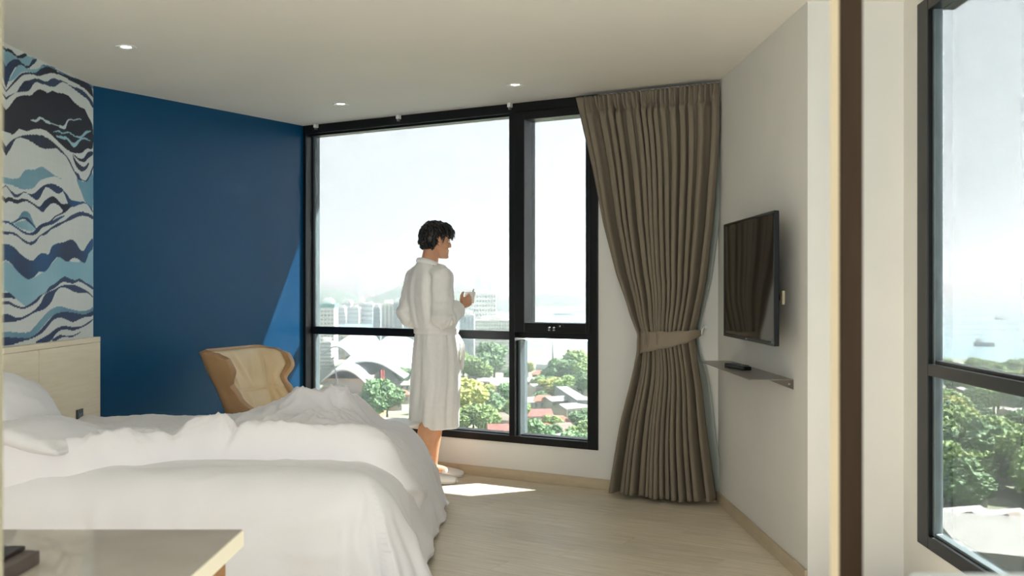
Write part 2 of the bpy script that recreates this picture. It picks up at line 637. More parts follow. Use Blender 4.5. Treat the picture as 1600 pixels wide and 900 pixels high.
# small white curtain track clips under the ceiling
for i, px in enumerate((494, 623, 797)):
    w, _ = wn(px, .03)
    p = C0 + W * w + N * .03
    t = thing('curtain_clip', ['small white track clip at the blue wall end of the window head',
                               'small white track clip over the middle of the big pane',
                               'small white track clip over the window mullion'][i], 'clip', (p.x, p.y, 2.575), 'curtain track clips')
    b = MB(); b.wbox(w - .013, w + .013, .015, .05, 2.57, 2.6); b.build('clip_body', M_white, t, bevel=.003)
    b = MB(); b.wbox(w - .006, w + .006, .02, .045, 2.555, 2.571); b.build('hook', M_metal, t)
# ------------------------------------------------------------------ mural wallpaper: flat print in a colour attribute
D_, N_, B_, L_, W_, G_ = (44, 47, 58), (56, 72, 105), (48, 92, 140), (150, 188, 203), (208, 214, 214), (118, 160, 180)
MUR = []      # (zoom offset y, colour, colour2 or None, points, smooth)
def mp(oy, col, pts, col2=None): MUR.append((oy, col, col2, pts))
mp(60, L_, [(-40,140),(60,92),(120,130),(180,170),(220,150),(320,185),(300,230),(250,260),(200,230),(150,190),(90,200),(50,260),(-40,420)], (120,160,182))
mp(60, D_, [(-40,150),(20,120),(60,90),(100,105),(150,150),(210,132),(235,150),(190,175),(150,168),(100,132),(60,112),(20,145),(-40,190)])
mp(60, D_, [(-40,500),(20,330),(60,230),(110,188),(160,186),(200,225),(250,240),(285,185),(320,190),(265,262),(200,250),(140,250),(100,305),(70,380),(40,450),(-40,560)], N_)
mp(60, L_, [(72,378),(110,310),(150,245),(190,235),(240,265),(310,268),(370,230),(400,242),(330,300),(220,292),(170,310),(120,360)], (120,165,188))
mp(60, W_, [(258,262),(300,222),(330,200),(362,228),(345,255),(310,270)])
mp(60, (100,130,160), [(370,232),(440,243),(520,283),(640,340),(700,362),(800,405),(810,440),(640,365),(560,325),(480,275),(400,255)])
mp(60, N_, [(-40,520),(40,468),(120,372),(180,312),(240,298),(310,300),(360,265),(410,250),(460,265),(520,300),(600,332),(700,365),(770,398),(800,430),(812,480),(812,515),(740,440),(650,390),(560,340),(470,306),(400,315),(340,332),(270,315),(200,325),(150,370),(90,430),(40,482),(-40,545)], D_)
mp(60, D_, [(-40,590),(10,555),(60,510),(140,472),(170,430),(210,378),(260,366),(310,352),(360,365),(410,378),(460,350),(520,365),(570,385),(640,425),(700,440),(760,490),(812,560),(812,610),(770,540),(725,505),(690,478),(640,440),(600,410),(560,385),(520,395),(480,425),(430,420),(370,400),(320,385),(290,405),(250,460),(190,470),(130,480),(70,525),(10,575),(-40,610)], N_)
mp(60, D_, [(-40,660),(0,640),(60,620),(100,570),(140,520),(200,500),(270,500),(300,470),(340,448),(380,455),(415,478),(460,460),(510,478),(560,485),(600,505),(650,560),(700,600),(740,620),(770,680),(812,775),(812,960),(760,970),(720,1005),(680,1010),(640,1003),(590,980),(530,928),(450,850),(400,812),(340,795),(290,800),(230,815),(175,795),(150,810),(110,845),(70,825),(30,830),(-40,930)])
mp(60, (190,208,212), [(262,712),(310,715),(345,690),(400,715),(470,750),(530,765),(560,765),(585,725),(605,708),(650,714),(690,705),(740,730),(690,713),(650,723),(610,719),(590,745),(570,796),(530,785),(470,757),(410,747),(360,710),(310,737)])
mp(60, L_, [(465,822),(510,808),(550,828),(600,820),(660,855),(710,855),(750,815),(800,815),(760,837),(710,876),(660,866),(600,832),(550,840),(510,824)])
mp(200, L_, [(485,68),(550,72),(590,84),(640,132),(680,108),(720,84),(760,92),(802,122),(750,102),(710,107),(660,167),(630,156),(590,107),(540,97)])
mp(200, D_, [(-40,290),(20,222),(60,150),(120,95),(200,65),(280,58),(350,63),(410,85),(460,120),(510,165),(560,218),(520,195),(490,180),(440,182),(390,182),(340,165),(280,125),(220,95),(170,85),(130,105),(90,180),(40,255),(-40,320)], N_)
mp(200, N_, [(488,168),(530,195),(570,230),(605,275),(632,330),(660,392),(640,372),(605,300),(575,248),(530,212)])
mp(200, N_, [(640,225),(690,265),(730,265),(770,213),(812,208),(812,235),(770,270),(740,300),(700,292),(660,256)], D_)
mp(200, N_, [(636,235),(665,285),(700,322),(740,340),(778,303),(770,345),(730,380),(690,366),(655,312)], D_)
mp(200, G_, [(672,448),(740,470),(812,400),(812,700),(770,672),(740,640),(710,560)], (96,150,178))
mp(200, N_, [(650,382),(690,405),(710,445),(760,455),(812,338),(812,370),(770,462),(740,467),(690,457),(668,420)])
mp(200, L_, [(-40,420),(20,420),(70,440),(160,440),(220,370),(300,365),(360,340),(410,365),(470,410),(540,448),(470,428),(400,442),(340,470),(290,528),(200,538),(100,502),(20,480),(-40,470)], G_)
mp(200, N_, [(-40,520),(20,505),(50,503),(90,545),(140,582),(180,572),(210,560),(260,578),(300,572),(360,520),(400,497),(450,490),(510,510),(555,545),(520,575),(480,565),(440,535),(405,518),(380,550),(350,610),(320,632),(280,610),(230,572),(200,572),(170,600),(130,612),(100,580),(70,535),(40,512),(-40,540)])
mp(200, B_, [(545,540),(590,585),(610,618),(650,642),(740,652),(800,700),(812,742),(760,668),(700,672),(650,692),(600,690),(590,650),(565,585)], N_)
mp(200, N_, [(-40,660),(30,650),(50,618),(90,608),(140,632),(190,620),(240,630),(290,660),(345,690),(390,640),(450,602),(490,615),(540,665),(600,665),(622,690),(570,742),(490,782),(440,832),(380,852),(310,892),(360,845),(430,820),(480,775),(548,735),(530,700),(500,672),(450,665),(410,700),(375,740),(340,718),(280,672),(220,645),(140,668),(90,642),(50,660),(10,690),(-40,700)], D_)
mp(200, G_, [(85,835),(150,800),(190,745),(225,730),(258,752),(280,800),(312,882),(240,812),(190,802),(120,837)], (70,120,150))
mp(200, L_, [(128,842),(200,815),(250,822),(312,886),(270,905),(180,882)], G_)
mp(200, N_, [(118,836),(160,800),(210,780),(252,800),(322,892),(250,828),(200,796),(160,815)])
mp(340, N_, [(-40,35),(60,30),(110,55),(160,90),(220,125),(280,130),(330,85),(380,55),(440,40),(490,8),(540,-14),(565,-12),(520,20),(470,55),(420,70),(370,90),(320,142),(270,155),(210,142),(150,102),(100,67),(60,52),(-40,60)], B_)
mp(340, N_, [(-40,140),(20,125),(80,120),(140,140),(190,180),(240,210),(290,205),(350,155),(410,115),(450,85),(500,52),(560,28),(620,-17),(700,-52),(760,-42),(812,-17),(812,14),(760,-12),(700,-12),(620,22),(560,47),(500,82),(450,105),(400,150),(350,165),(310,220),(270,240),(210,217),(150,167),(90,147),(20,157),(-40,165)])
mp(340, L_, [(-40,380),(20,368),(150,450),(250,540),(400,460),(520,340),(600,380),(720,380),(812,260),(812,602),(760,572),(700,547),(650,552),(570,527),(500,577),(430,622),(400,662),(340,692),(300,742),(230,782),(190,755),(100,685),(20,620),(-40,600)], (135,180,200))
mp(340, B_, [(-40,240),(20,235),(70,235),(120,260),(180,320),(240,365),(290,375),(340,325),(380,310),(425,320),(450,260),(490,230),(560,215),(620,192),(660,215),(700,275),(730,293),(770,230),(812,183),(812,272),(780,312),(750,392),(720,392),(680,362),(640,355),(590,390),(550,365),(510,345),(470,377),(400,470),(340,477),(300,520),(250,542),(210,525),(150,470),(80,390),(20,370),(-40,370)], (58,70,98))
mp(340, N_, [(10,695),(40,670),(65,658),(92,668),(135,715),(80,705),(30,710)])
mp(340, N_, [(-40,755),(10,745),(70,735),(130,765),(190,785),(240,770),(300,730),(340,690),(400,655),(430,610),(480,580),(560,520),(620,540),(660,548),(700,538),(750,570),(812,607),(812,632),(750,590),(690,562),(640,580),(550,568),(490,612),(430,647),(370,682),(330,735),(270,777),(200,802),(130,787),(70,760),(10,766),(-40,775)])
mp(340, N_, [(-40,830),(20,835),(80,852),(140,877),(200,870),(290,820),(350,760),(400,670),(480,630),(540,598),(630,588),(700,610),(770,650),(812,690),(812,702),(760,662),(660,657),(600,627),(540,612),(490,652),(450,740),(390,802),(300,837),(200,892),(100,917),(-40,917)])
mp(420, G_, [(-40,550),(20,550),(100,555),(240,560),(300,510),(370,430),(440,360),(520,330),(600,350),(700,370),(780,360),(812,338),(812,392),(740,402),(640,387),(560,387),(480,402),(420,452),(360,522),(280,602),(180,612),(100,602),(-40,600)], (90,128,160))
mp(420, N_, [(-40,600),(40,600),(150,605),(260,605),(340,550),(420,460),(480,400),(560,380),(640,385),(740,400),(812,373),(812,412),(740,427),(700,442),(640,468),(590,450),(540,432),(480,442),(430,492),(370,562),(280,612),(180,642),(100,667),(-40,667)])
mp(420, N_, [(310,645),(420,580),(500,520),(570,503),(650,512),(720,500),(812,443),(790,475),(720,515),(640,542),(560,532),(500,562),(450,625),(400,650)])
mp(420, N_, [(450,628),(485,602),(530,582),(620,590),(718,548),(640,597),(550,602),(490,632)])

XM = LX + .0015
Y1m = A0.y - .002
Y0m = 4.3
ny, nz = 440, 300
Yg = np.linspace(Y0m, Y1m, ny)
Zg = np.linspace(0.95, H - .001, nz)
YY, ZZ = np.meshgrid(Yg, Zg, indexing='ij')
Yr = 5.462
Ym = np.where(YY < Yr, 2 * Yr - YY, YY)
PX = 800 + F_PX * LX / Ym
PY = 450 - F_PX * (ZZ - CAM_Z) / Ym
colr = np.empty(PX.shape + (3,)); colr[:] = lin(W_)[:3]
mot = np.array([[mnoise.noise((a * 3.0, b * 3.0, 0.3)) for b in Zg[::10]] for a in Yg[::10]])
mot = np.repeat(np.repeat(mot, 10, 0), 10, 1)[:ny, :nz]
fine = np.array([mnoise.noise((a * 60.0, 1.7, 0)) for a in Yg])[:, None] * 0.5 + np.array([mnoise.noise((3.1, b * 60.0, 0)) for b in Zg])[None, :] * 0.5
colr *= (1 + 0.04 * mot)[..., None]
Zx = PX * 5.625
for oy, c1, c2, pts in MUR:
    P = np.array(catmull(pts, 6, True))
    Zy = (PY - oy) * 5.625
    inside = np.zeros(PX.shape, bool)
    lo, hi = P.min(0), P.max(0)
    sel = (Zx > lo[0]) & (Zx < hi[0]) & (Zy > lo[1]) & (Zy < hi[1])
    xs, ys = Zx[sel], Zy[sel]
    r = np.zeros(xs.shape, bool)
    for i in range(len(P)):
        x1, y1 = P[i]; x2, y2 = P[i - 1]
        if y1 == y2: continue
        r ^= ((y1 > ys) != (y2 > ys)) & (xs < (x2 - x1) * (ys - y1) / (y2 - y1) + x1)
    inside[sel] = r
    a = np.array(lin(c1)[:3]); b = np.array(lin(c2 or c1)[:3])
    t = np.clip(0.5 + 1.1 * mot + 0.35 * fine, 0, 1)[..., None]
    cc = a * (1 - t) + b * t
    colr[inside] = cc[inside]
colr *= (1 + 0.05 * fine)[..., None]
idx = np.arange(ny * nz).reshape(ny, nz)
fa = np.stack([idx[:-1, :-1], idx[1:, :-1], idx[1:, 1:], idx[:-1, 1:]], -1).reshape(-1, 4)
vv = np.stack([np.full(ny * nz, XM), YY.ravel(), ZZ.ravel()], -1)
me = bpy.data.meshes.new('mural')
me.vertices.add(len(vv)); me.vertices.foreach_set('co', vv.ravel())
me.loops.add(fa.size); me.loops.foreach_set('vertex_index', fa.ravel())
me.polygons.add(len(fa)); me.polygons.foreach_set('loop_start', np.arange(0, fa.size, 4))
me.update(calc_edges=True)
at = me.color_attributes.new('print', 'FLOAT_COLOR', 'POINT')
at.data.foreach_set('color', np.concatenate([np.clip(colr, 0, 1).reshape(-1, 3), np.ones((ny * nz, 1))], 1).ravel())
m = bpy.data.materials.new('printed_wallpaper'); m.use_nodes = True
va = m.node_tree.nodes.new('ShaderNodeVertexColor'); va.layer_name = 'print'
bs = m.node_tree.nodes['Principled BSDF']; bs.inputs['Roughness'].default_value = .7; bs.inputs['Specular IOR Level'].default_value = .25
m.node_tree.links.new(va.outputs['Color'], bs.inputs['Base Color'])
o = obj_from_mesh('mural', me, m)
tag(o, 'wave patterned blue and white wallpaper mural above the headboard', 'mural')
# ------------------------------------------------------------------ headboard
M_oak = mat('pale_oak_panel', (228, 214, 187), 0.5, rgb2=(236, 224, 200), scale=2.6, stretch=(1, 1.2, 22), bump=0.015, bump_scale=20, detail=5)
hb = thing('headboard', 'pale wood panelled headboard below the wave mural', 'headboard', (LX, 5.2, 0))
HX = -2.598
HY1 = 6.612
for y0, y1 in ((5.760, HY1), (4.86, 5.752), (3.95, 4.852)):
    b = MB(); b.box(LX + .003, HX, y0, y1, .05, .985); b.build('panel', M_oak, hb, bevel=.0015)
b = MB(); b.box(LX + .003, HX + .001, 3.95, HY1, .987, 1.018); b.build('top_rail', M_oak, hb, bevel=.0015)
sk = MB(); sy = 6.285; sk.box(HX, HX + .009, sy - .045, sy + .045, .50, .598)
so = sk.build('socket', mat('dark_grey_socket', (62, 68, 72), 0.35, var=.05), hb, bevel=.003)
tag(so, 'dark grey wall socket on the headboard')
sk = MB(); sk.box(HX + .009, HX + .0115, sy - .026, sy + .026, .525, .575); sk.build('socket_insert', mat('mid_grey_plastic', (104, 116, 122), 0.3), so, bevel=.001)

# ------------------------------------------------------------------ bed
M_linen = mat('white_cotton', (238, 236, 238), 0.75, var=0.012, scale=5, bump=0.10, bump_scale=28, sheen=0.2, spec=0.25)
M_linen2 = mat('white_duvet_cotton', (239, 236, 238), 0.75, var=0.012, scale=5, bump=0.10, bump_scale=24, sheen=0.2, spec=0.25)
BX0, BX1, BY0, BY1, BZ = -2.585, -.74, 4.72, 6.33, .50
bed = thing('bed', 'large double bed against the pale wood headboard', 'bed', ((BX0 + BX1) / 2, (BY0 + BY1) / 2, 0))
b = MB(); b.box(BX0, BX1 + .0, BY0 + .0, BY1 - .03, .06, .26); b.build('base', mat('beige_bed_base', (170, 158, 140), .8), bed, bevel=.01)
for x in (BX0 + .12, BX1 - .15):
    for y in (BY0 + .12, BY1 - .12):
        b = MB(); b.tube([(x, y, 0), (x, y, .06)], .03, 10); b.build('leg', mat('dark_leg', (40, 36, 32), .5), bed)
b = MB(); b.box(BX0, BX1, BY0, BY1, .26, BZ - .012); b.build('mattress', M_linen, bed, bevel=.06, seg=4)

def n3(x, y, z=0.0): return mnoise.noise((x, y, z))
def ridge(x, y, sc, seed, warp=.5):
    wx = x + warp * n3(x * sc * .6, y * sc * .6, seed + 3) * .4
    wy = y + warp * n3(x * sc * .6 + 9, y * sc * .6, seed + 5) * .4
    v = 1 - abs(n3(wx * sc, wy * sc, seed)) * 2.4
    return max(0.0, v) ** 2
# quilted cover that lies flat on the bed and hangs to the floor at the foot and near side
def cover_point(a, c):
    """a runs along the bed (x), c across it (y); both may run past the mattress edge"""
    ex = max(0.0, a - BX1); ey = max(0.0, BY0 - c); ey2 = max(0.0, c - BY1)
    x = min(a, BX1); y = min(max(c, BY0), BY1)
    ez = math.sqrt(ex * ex + ey * ey + ey2 * ey2)
    top = BZ + .012 + .006 * n3(a * 3, c * 3, 1) + .003 * n3(a * 9 + c * 5, c * 9 - a * 5, 4)
    top -= .012 * sstep(.12, 0, min(BX1 - x, y - BY0)) if ez == 0 else .012
    top += .010 * ridge(a * .9 + c * .5, c * 1.5 - a * .6, 2.6, 11.0) * sstep(0, .3, BX1 - x + .02)
    # soft diagonal wrinkles
    top += .004 * (1 - abs(n3(a * 2.2 - c * 3.5, a * .6, 7)) * 2.2) * sstep(0, .3, y - BY0 + .1)
    if ez == 0:
        return Vector((x, y, top))
    dx, dy = (ex, (ey2 - ey))
    L = math.hypot(dx, dy); dx /= L; dy /= L
    R = .17
    qt = R * math.pi / 2
    if ez < qt:
        th = ez / R
        out, dn = R * math.sin(th), R * (1 - math.cos(th))
    else:
        out, dn = R, R + ez - qt
    s = (c if ex > 0 and ey == 0 and ey2 == 0 else (a if ex == 0 else BY0 - math.atan2(ey, ex) * .45))
    fall = min(1, dn / .48)
    flare = (.16 if ex > ey else .05) * fall ** 1.2 + (.03 * fall if ex > 0 and (ey > 0) else 0)
    k = sstep(.05, .5, dn)
    fold = k * (.022 * math.sin(s * 15 + 1.5 * n3(s * 2.5, 1.1)) * (.45 + .8 * n3(s * 1.7, 3.3)) + .016 * n3(s * 7, dn * 2.5, 2)) + .006 * n3(s * 6, dn * 7, 9) + .018 * ridge(s * 1.1 + dn * .8, dn * 1.0 - s * .3, 2.2, 15.0) * sstep(.05, .2, dn) + .018 * k * max(0, math.sin(s * 24 + 2 * n3(s * 3, 4.4))) ** 2 * math.exp(-((s - BY0 + .2) / .3) ** 2)
    out += flare + fold * 1.1
    z = top - dn * .985
    zmin = .012 + .02 * (.5 + n3(s * 4, 5.5))
    if z < zmin:
        out += (zmin - z) * .35
        z = zmin + .004 * n3(s * 20, dn * 20)
    return Vector((x + dx * out, y + dy * out, z))
NA, NC = 170, 150
aa = [BX0 + (BX1 + .60 - BX0) * i / NA for i in range(NA + 1)]
cc = [BY0 - .60 + (BY1 + .30 - (BY0 - .60)) * j / NC for j in range(NC + 1)]
b = MB(); b.grid([[cover_point(a, c) for c in cc] for a in aa])
cov = b.build('bed_cover', M_linen, bed, solid=-.008)
tag(cov, 'smooth white cover hanging to the floor')

# thick crumpled duvet pushed to the far half and over the far foot corner (lies on the bed: its own thing)
def near_edge(x):
    pts = [(-2.62, 4.53), (-2.35, 4.545), (-2.0, 4.63), (-1.75, 4.78), (-1.5, 4.91), (-1.25, 4.90), (-1.05, 4.90), (-.85, 4.90), (-.68, 4.94), (-.5, 5.03), (-.40, 5.2)]
    for i in range(len(pts) - 1):
        if x <= pts[i + 1][0]:
            t = max(0, (x - pts[i][0]) / (pts[i + 1][0] - pts[i][0]))
            t = t * t * (3 - 2 * t)
            return pts[i][1] * (1 - t) + pts[i + 1][1] * t
    return pts[-1][1] + (x - pts[-1][0]) * 1.2
def bumpg(x, y, cx, cy, sx, sy, rot=0.0):
    ca, sa = math.cos(rot), math.sin(rot)
    u, v = ((x - cx) * ca + (y - cy) * sa) / sx, (-(x - cx) * sa + (y - cy) * ca) / sy
    return math.exp(-(u * u + v * v))
def duvet_h(x, y, edge):
    """height of the duvet's top over the cover; edge = distance inward from its near edge"""
    r = .055
    prof = math.sqrt(max(0, 1 - (1 - min(edge, r) / r) ** 2))
    h = .050
    # the rolled near lip
    roll = math.exp(-((edge - .085) / .075) ** 2)
    seg = .55 + .45 * sstep(-1.42, -1.36, x) * 1.0
    h += .010 * ridge(x * 1.5 + y * 1.1, y * .5 - x * .3, 3.5, 21.0) * (1 - sstep(.1, .3, edge)) + roll * (.045 + .05 * sstep(-1.5, -1.28, x) * sstep(-.5, -.75, x))
    # knot where the roll is pinched
    h += .050 * bumpg(x, y, -1.50, 5.10, .10, .16, .5) + .03 * bumpg(x, y, -1.40, 5.05, .06, .1)
    h -= .045 * bumpg(x, y, -1.325, 4.98, .022, .10, -.35) + .02 * bumpg(x, y, -1.62, 4.98, .03, .1, .6)
    # long swells
    h += .035 * bumpg(x, y, -1.9, 5.05, .5, .16, .25) + .03 * bumpg(x, y, -2.2, 4.75, .3, .12, .2)
    h -= .045 * bumpg(x, y, -2.15, 5.45, .35, .25) + .03 * bumpg(x, y, -1.75, 5.5, .3, .2)
    # heap at the far foot side
    h += .145 * bumpg(x, y, -1.08, 6.03, .19, .14, .1) + .05 * bumpg(x, y, -.90, 6.0, .09, .11) + .065 * bumpg(x, y, -1.30, 5.98, .17, .13)
    h += .055 * bumpg(x, y, -1.0, 5.6, .38, .16, .05) + .035 * bumpg(x, y, -1.7, 6.0, .3, .12)
    # creases
    fx = sstep(0, .12, edge)
    h += fx * (.030 * ridge(x, y * 1.6, 3.2, 2.0) + .016 * ridge(x * 1.3 + y * .7, y * 1.5, 7.0, 8.0) + .010 * ridge(x, y, 13.0, 5.0))
    # fan of sharp folds radiating from the heap
    ang = math.atan2(y - 5.90, x + .98)
    rad = math.hypot(x + .98, (y - 5.90) * 1.3)
    h += .026 * math.exp(-((rad - .22) / .16) ** 2) * (1 - abs(math.sin(ang * 4.5 + .8 * n3(ang, 2.2)))) ** 1.2
    h -= .018 * sstep(.14, 0, rad) 
    # long crease lines along the roll toward the foot
    h += .014 * bumpg(x, y, -.85, 5.25 + .05 * math.sin(x * 5), .35, .018, .06) + .012 * bumpg(x, y, -.75, 5.40, .3, .016, -.10)
    h += .022 * bumpg(x, y, -.93, 6.0, .08, .10)
    h *= 1 - .85 * sstep(-.97, -.74, x) * sstep(5.45, 5.95, y)
    h *= 1 - .68 * sstep(5.3, 5.85, y) * (1 - sstep(-1.75, -1.35, x))
    return h * prof
FY1 = 6.30
us, vs = 210, 150
P, Q = [], []
for i in range(us + 1):
    a = BX0 + (BX1 + .40 - BX0) * i / us
    e0 = near_edge(a)
    row, row2 = [], []
    for j in range(vs + 1):
        t = j / vs
        c = e0 + (FY1 + .10 - e0) * (t ** 1.25)
        edge = min(c - e0, (FY1 + .10 - c) * 1.0, (BX1 + .40 - a) * 1.0)
        # surface frame of the cover below
        p = cover_point(a, c)
        pa, pc = cover_point(a + .01, c), cover_point(a, c + .01)
        if a > BX1 or c > BY1:
            nn_ = (pa - p).cross(pc - p)
            nn_ = nn_.normalized() if nn_.length > 1e-9 else Vector((0, 0, 1))
            if nn_.z < 0 and nn_.dot(Vector((1, 0, .3))) < 0: nn_ = -nn_
            k = sstep(0, .05, max(a - BX1, c - BY1))
            nn_ = (Vector((0, 0, 1)) * (1 - k) + nn_ * k).normalized()
        else:
            nn_ = Vector((0, 0, 1))
        drop = 1 - .55 * sstep(0, .25, a - BX1)
        hh = duvet_h(min(a, BX1 + .3), c, edge) * drop
        row.append(p + nn_ * (hh + .004))
        row2.append(p + nn_ * .003)
    P.append(row); Q.append(row2)
b = MB(); b.grid(P); b.grid(Q, flip=True)
dv = b.build('duvet', None, origin=((BX0 + BX1) / 2, 5.6, BZ), weld=True)
dv.data.materials.append(M_linen2)
sm = dv.modifiers.new('smooth', 'SMOOTH'); sm.iterations = 2; sm.factor = .4
tag(dv, 'thick crumpled white duvet pushed to the far half of the bed', 'duvet')

# pillows
def pillow(name, label, centre, rot, size, puff):
    sx, sy = size
    n = 30
    P, Q = [], []
    for i in range(n + 1):
        r1, r2 = [], []
        for j in range(n + 1):
            u, v = -1 + 2 * i / n, -1 + 2 * j / n
            k = (max(0, 1 - u * u) ** .55) * (max(0, 1 - v * v) ** .55)
            pin = 1 - .07 * (1 - abs(u) ** 1.5) * abs(v) ** 6 - .07 * (1 - abs(v) ** 1.5) * abs(u) ** 6
            x, y = u * sx / 2 * pin, v * sy / 2 * pin
            w_ = (.010 * n3(u * 3, v * 3, puff * 10) + .012 * ridge(u, v, 2.2, 4 + sx)) * (1 - k * .5) * (k > 0)
            r1.append(rot @ Vector((x, y, puff * k + w_)) + Vector(centre))
            r2.append(rot @ Vector((x, y, -puff * .8 * k + w_ * .5)) + Vector(centre))
        P.append(r1); Q.append(r2)
    b = MB(); b.grid(P); b.grid(Q, flip=True)
    o = b.build(name, M_linen, origin=tuple(centre), weld=True)
    return tag(o, label, 'pillow', 'bed pillows')
from mathutils import Euler
def basis(u, v):
    u = Vector(u).normalized(); w = u.cross(Vector(v)).normalized(); v = w.cross(u)
    return Matrix((u, v, w)).transposed()
# upright pillow: leaning on the headboard with its far corner down on the bed
pillow('pillow', 'upright white pillow leaning on the headboard, corner pointing up', (-2.445, 5.24, .72), basis((.03, 1, -.24), (-.54, .12, .80)), (.74, .44), .085)
pillow('pillow', 'flat white pillow lying low in front of the upright one', (-2.16, 4.93, .625), basis((.10, .98, -.06), (-.95, .10, .22)), (.70, .44), .08)

# ------------------------------------------------------------------ low white side table behind the bed
M_tab = mat('white_lacquer', (238, 237, 233), 0.35, var=.01)
tx, ty, tz = -.87, 7.08, .42
tb = thing('side_table', 'low round white side table between the bed and the window', 'table', (tx, ty, 0))
b = MB(); b.disc_stack((tx, ty, tz), [(.24, -.022), (.25, -.018), (.25, -.004), (.246, 0)], 48, smooth=False); b.build('table_top', M_tab, tb)
b = MB(); b.disc_stack((tx, ty, 0), [(.022, .02), (.022, tz - .02)], 18); b.build('pedestal', M_tab, tb)
b = MB(); b.disc_stack((tx, ty, 0), [(.15, .0), (.15, .012), (.03, .024)], 32); b.build('base', M_tab, tb)

# ------------------------------------------------------------------ winged lounge chair
M_lea = mat('beige_leather', (222, 198, 158), 0.48, rgb2=(230, 208, 170), scale=6, bump=0.06, bump_scale=50, spec=0.45)
M_lea2 = mat('shaded_beige_leather', (172, 134, 94), 0.45, rgb2=(184, 146, 104), scale=6, bump=0.05, bump_scale=60, spec=0.45)  # beige leather darkened: the outer shell's shade put into its colour
chx, chy = -1.62, 7.02
ch_a = math.radians(-20)
CF, CL_ = Vector((math.cos(ch_a), math.sin(ch_a), 0)), Vector((-math.sin(ch_a), math.cos(ch_a), 0))
chair = thing('lounge_chair', 'beige leather wing lounge chair before the blue wall', 'chair', (chx, chy, 0))
def cp(x, y, z): return Vector((chx, chy, 0)) + CF * x + CL_ * y + Vector((0, 0, z))
def lerp_pts(pts, v):
    for i in range(len(pts) - 1):
        if v <= pts[i + 1][0]:
            t = (v - pts[i][0]) / (pts[i + 1][0] - pts[i][0]); t = max(0, min(1, t))
            m0 = t * t * (3 - 2 * t)
            return pts[i][1] * (1 - m0) + pts[i + 1][1] * m0
    return pts[-1][1]
CZ0, CZ1 = .26, .925
def shell(u, v, off=0.0):
    z = CZ0 + (CZ1 - CZ0) * v
    xb = -.02 - .29 * (v ** 1.0)
    wd = lerp_pts([(0, .27), (.3, .275), (.6, .27), (.85, .315), (1, .315)], v)
    dp = lerp_pts([(0, .52), (.2, .42), (.55, .155), (.66, .135), (.82, .215), (.92, .205), (1, .14)], v)
    a = abs(u)
    y = wd * math.sin(min(1, a * 1.28) * math.pi / 2) * (1 + .05 * sstep(.75, 1, a)) * (1 if u > 0 else -1)
    x = xb + dp * max(0, (a - .48) / .52) ** 1.5
    if v > .9: z -= .02 * ((v - .9) / .1) * sstep(.6, 1.0, a)
    # inward normal offset
    nx, nyy = 1.0 - sstep(.5, .95, a) * .85, -sstep(.45, .9, a) * (1 if u > 0 else -1)
    l = math.hypot(nx, nyy)
    return cp(x + off * nx / l, y + off * nyy / l, z + off * .25)
NU, NV = 48, 40
b = MB(); b.grid([[shell(-1 + 2 * i / NU, j / NV) for j in range(NV + 1)] for i in range(NU + 1)])
sh = b.build('shell', M_lea2, chair, solid=.05, bevel=.018, seg=3)
def cush(u, v):
    p = .032
    seam = math.exp(-((v - .57) / .016) ** 2) + math.exp(-((v - .13) / .02) ** 2)
    edge = 1 - max(abs(u) ** 10, abs(2 * v - 1) ** 14)
    wr = 0
    if v > .57:
        wr = .018 * max(0, math.sin(u * 21 + (v - .57) * 9 * (1 if u < .1 else -1) + 1.2 * n3(u * 3, v * 2))) ** 3 * math.sin((v - .57) / .43 * math.pi)
    elif v > .13:
        wr = .016 * max(0, math.sin(u * 14 - v * 6 + 1.5 * n3(u * 3, v * 3, 3))) ** 4 * math.sin((v - .13) / .44 * math.pi)
    wr *= sstep(.62, .40, abs(u))
    return shell(u * .93, .03 + .94 * v, p * max(0, edge) ** .5 - .014 * seam + wr)
b = MB(); b.grid([[cush(-1 + 2 * i / 70, j / 70) for j in range(71)] for i in range(71)], flip=False)
cu = b.build('back_cushion', M_lea, chair, solid=-.004)
# seat
def seatp(u, v):
    x = .06 + .5 * v
    y = u * (.25 + .03 * v)
    k = (1 - abs(u) ** 6) * (1 - abs(2 * v - 1) ** 8)
    return cp(x, y, .34 + .085 * max(0, k) ** .4 + .04 * v - .02 + .006 * math.sin(u * 9) * k)
b = MB(); top = [[seatp(-1 + 2 * i / 30, j / 30) for j in range(31)] for i in range(31)]
bot = [[Vector((p.x, p.y, .31)) for p in r] for r in top]
b.grid(top, flip=True); b.grid(bot)
for seq in ([r[0] for r in top], [r[-1] for r in top][::-1], top[0][::-1], top[-1]):
    pass
b.build('seat_cushion', M_lea, chair, solid=.004)
b = MB(); b.disc_stack(tuple(cp(.22, 0, 0)), [(.03, .02), (.03, .29)], 16); b.build('pedestal', M_metal, chair)
b = MB()
for k in range(4):
    a = math.radians(45 + 90 * k)
    b.tube([cp(.22, 0, .045), cp(.22 + .3 * math.cos(a), .3 * math.sin(a), .018)], [.022, .014], 10, flat=.6)
b.build('star_base', M_metal, chair)
b = MB(); b.prism([tuple(cp(x, y, 0))[:2] for x, y in ((.0, -.24), (.55, -.26), (.55, .26), (.0, .24))], .275, .31); b.build('seat_pan', M_lea2, chair, bevel=.01)

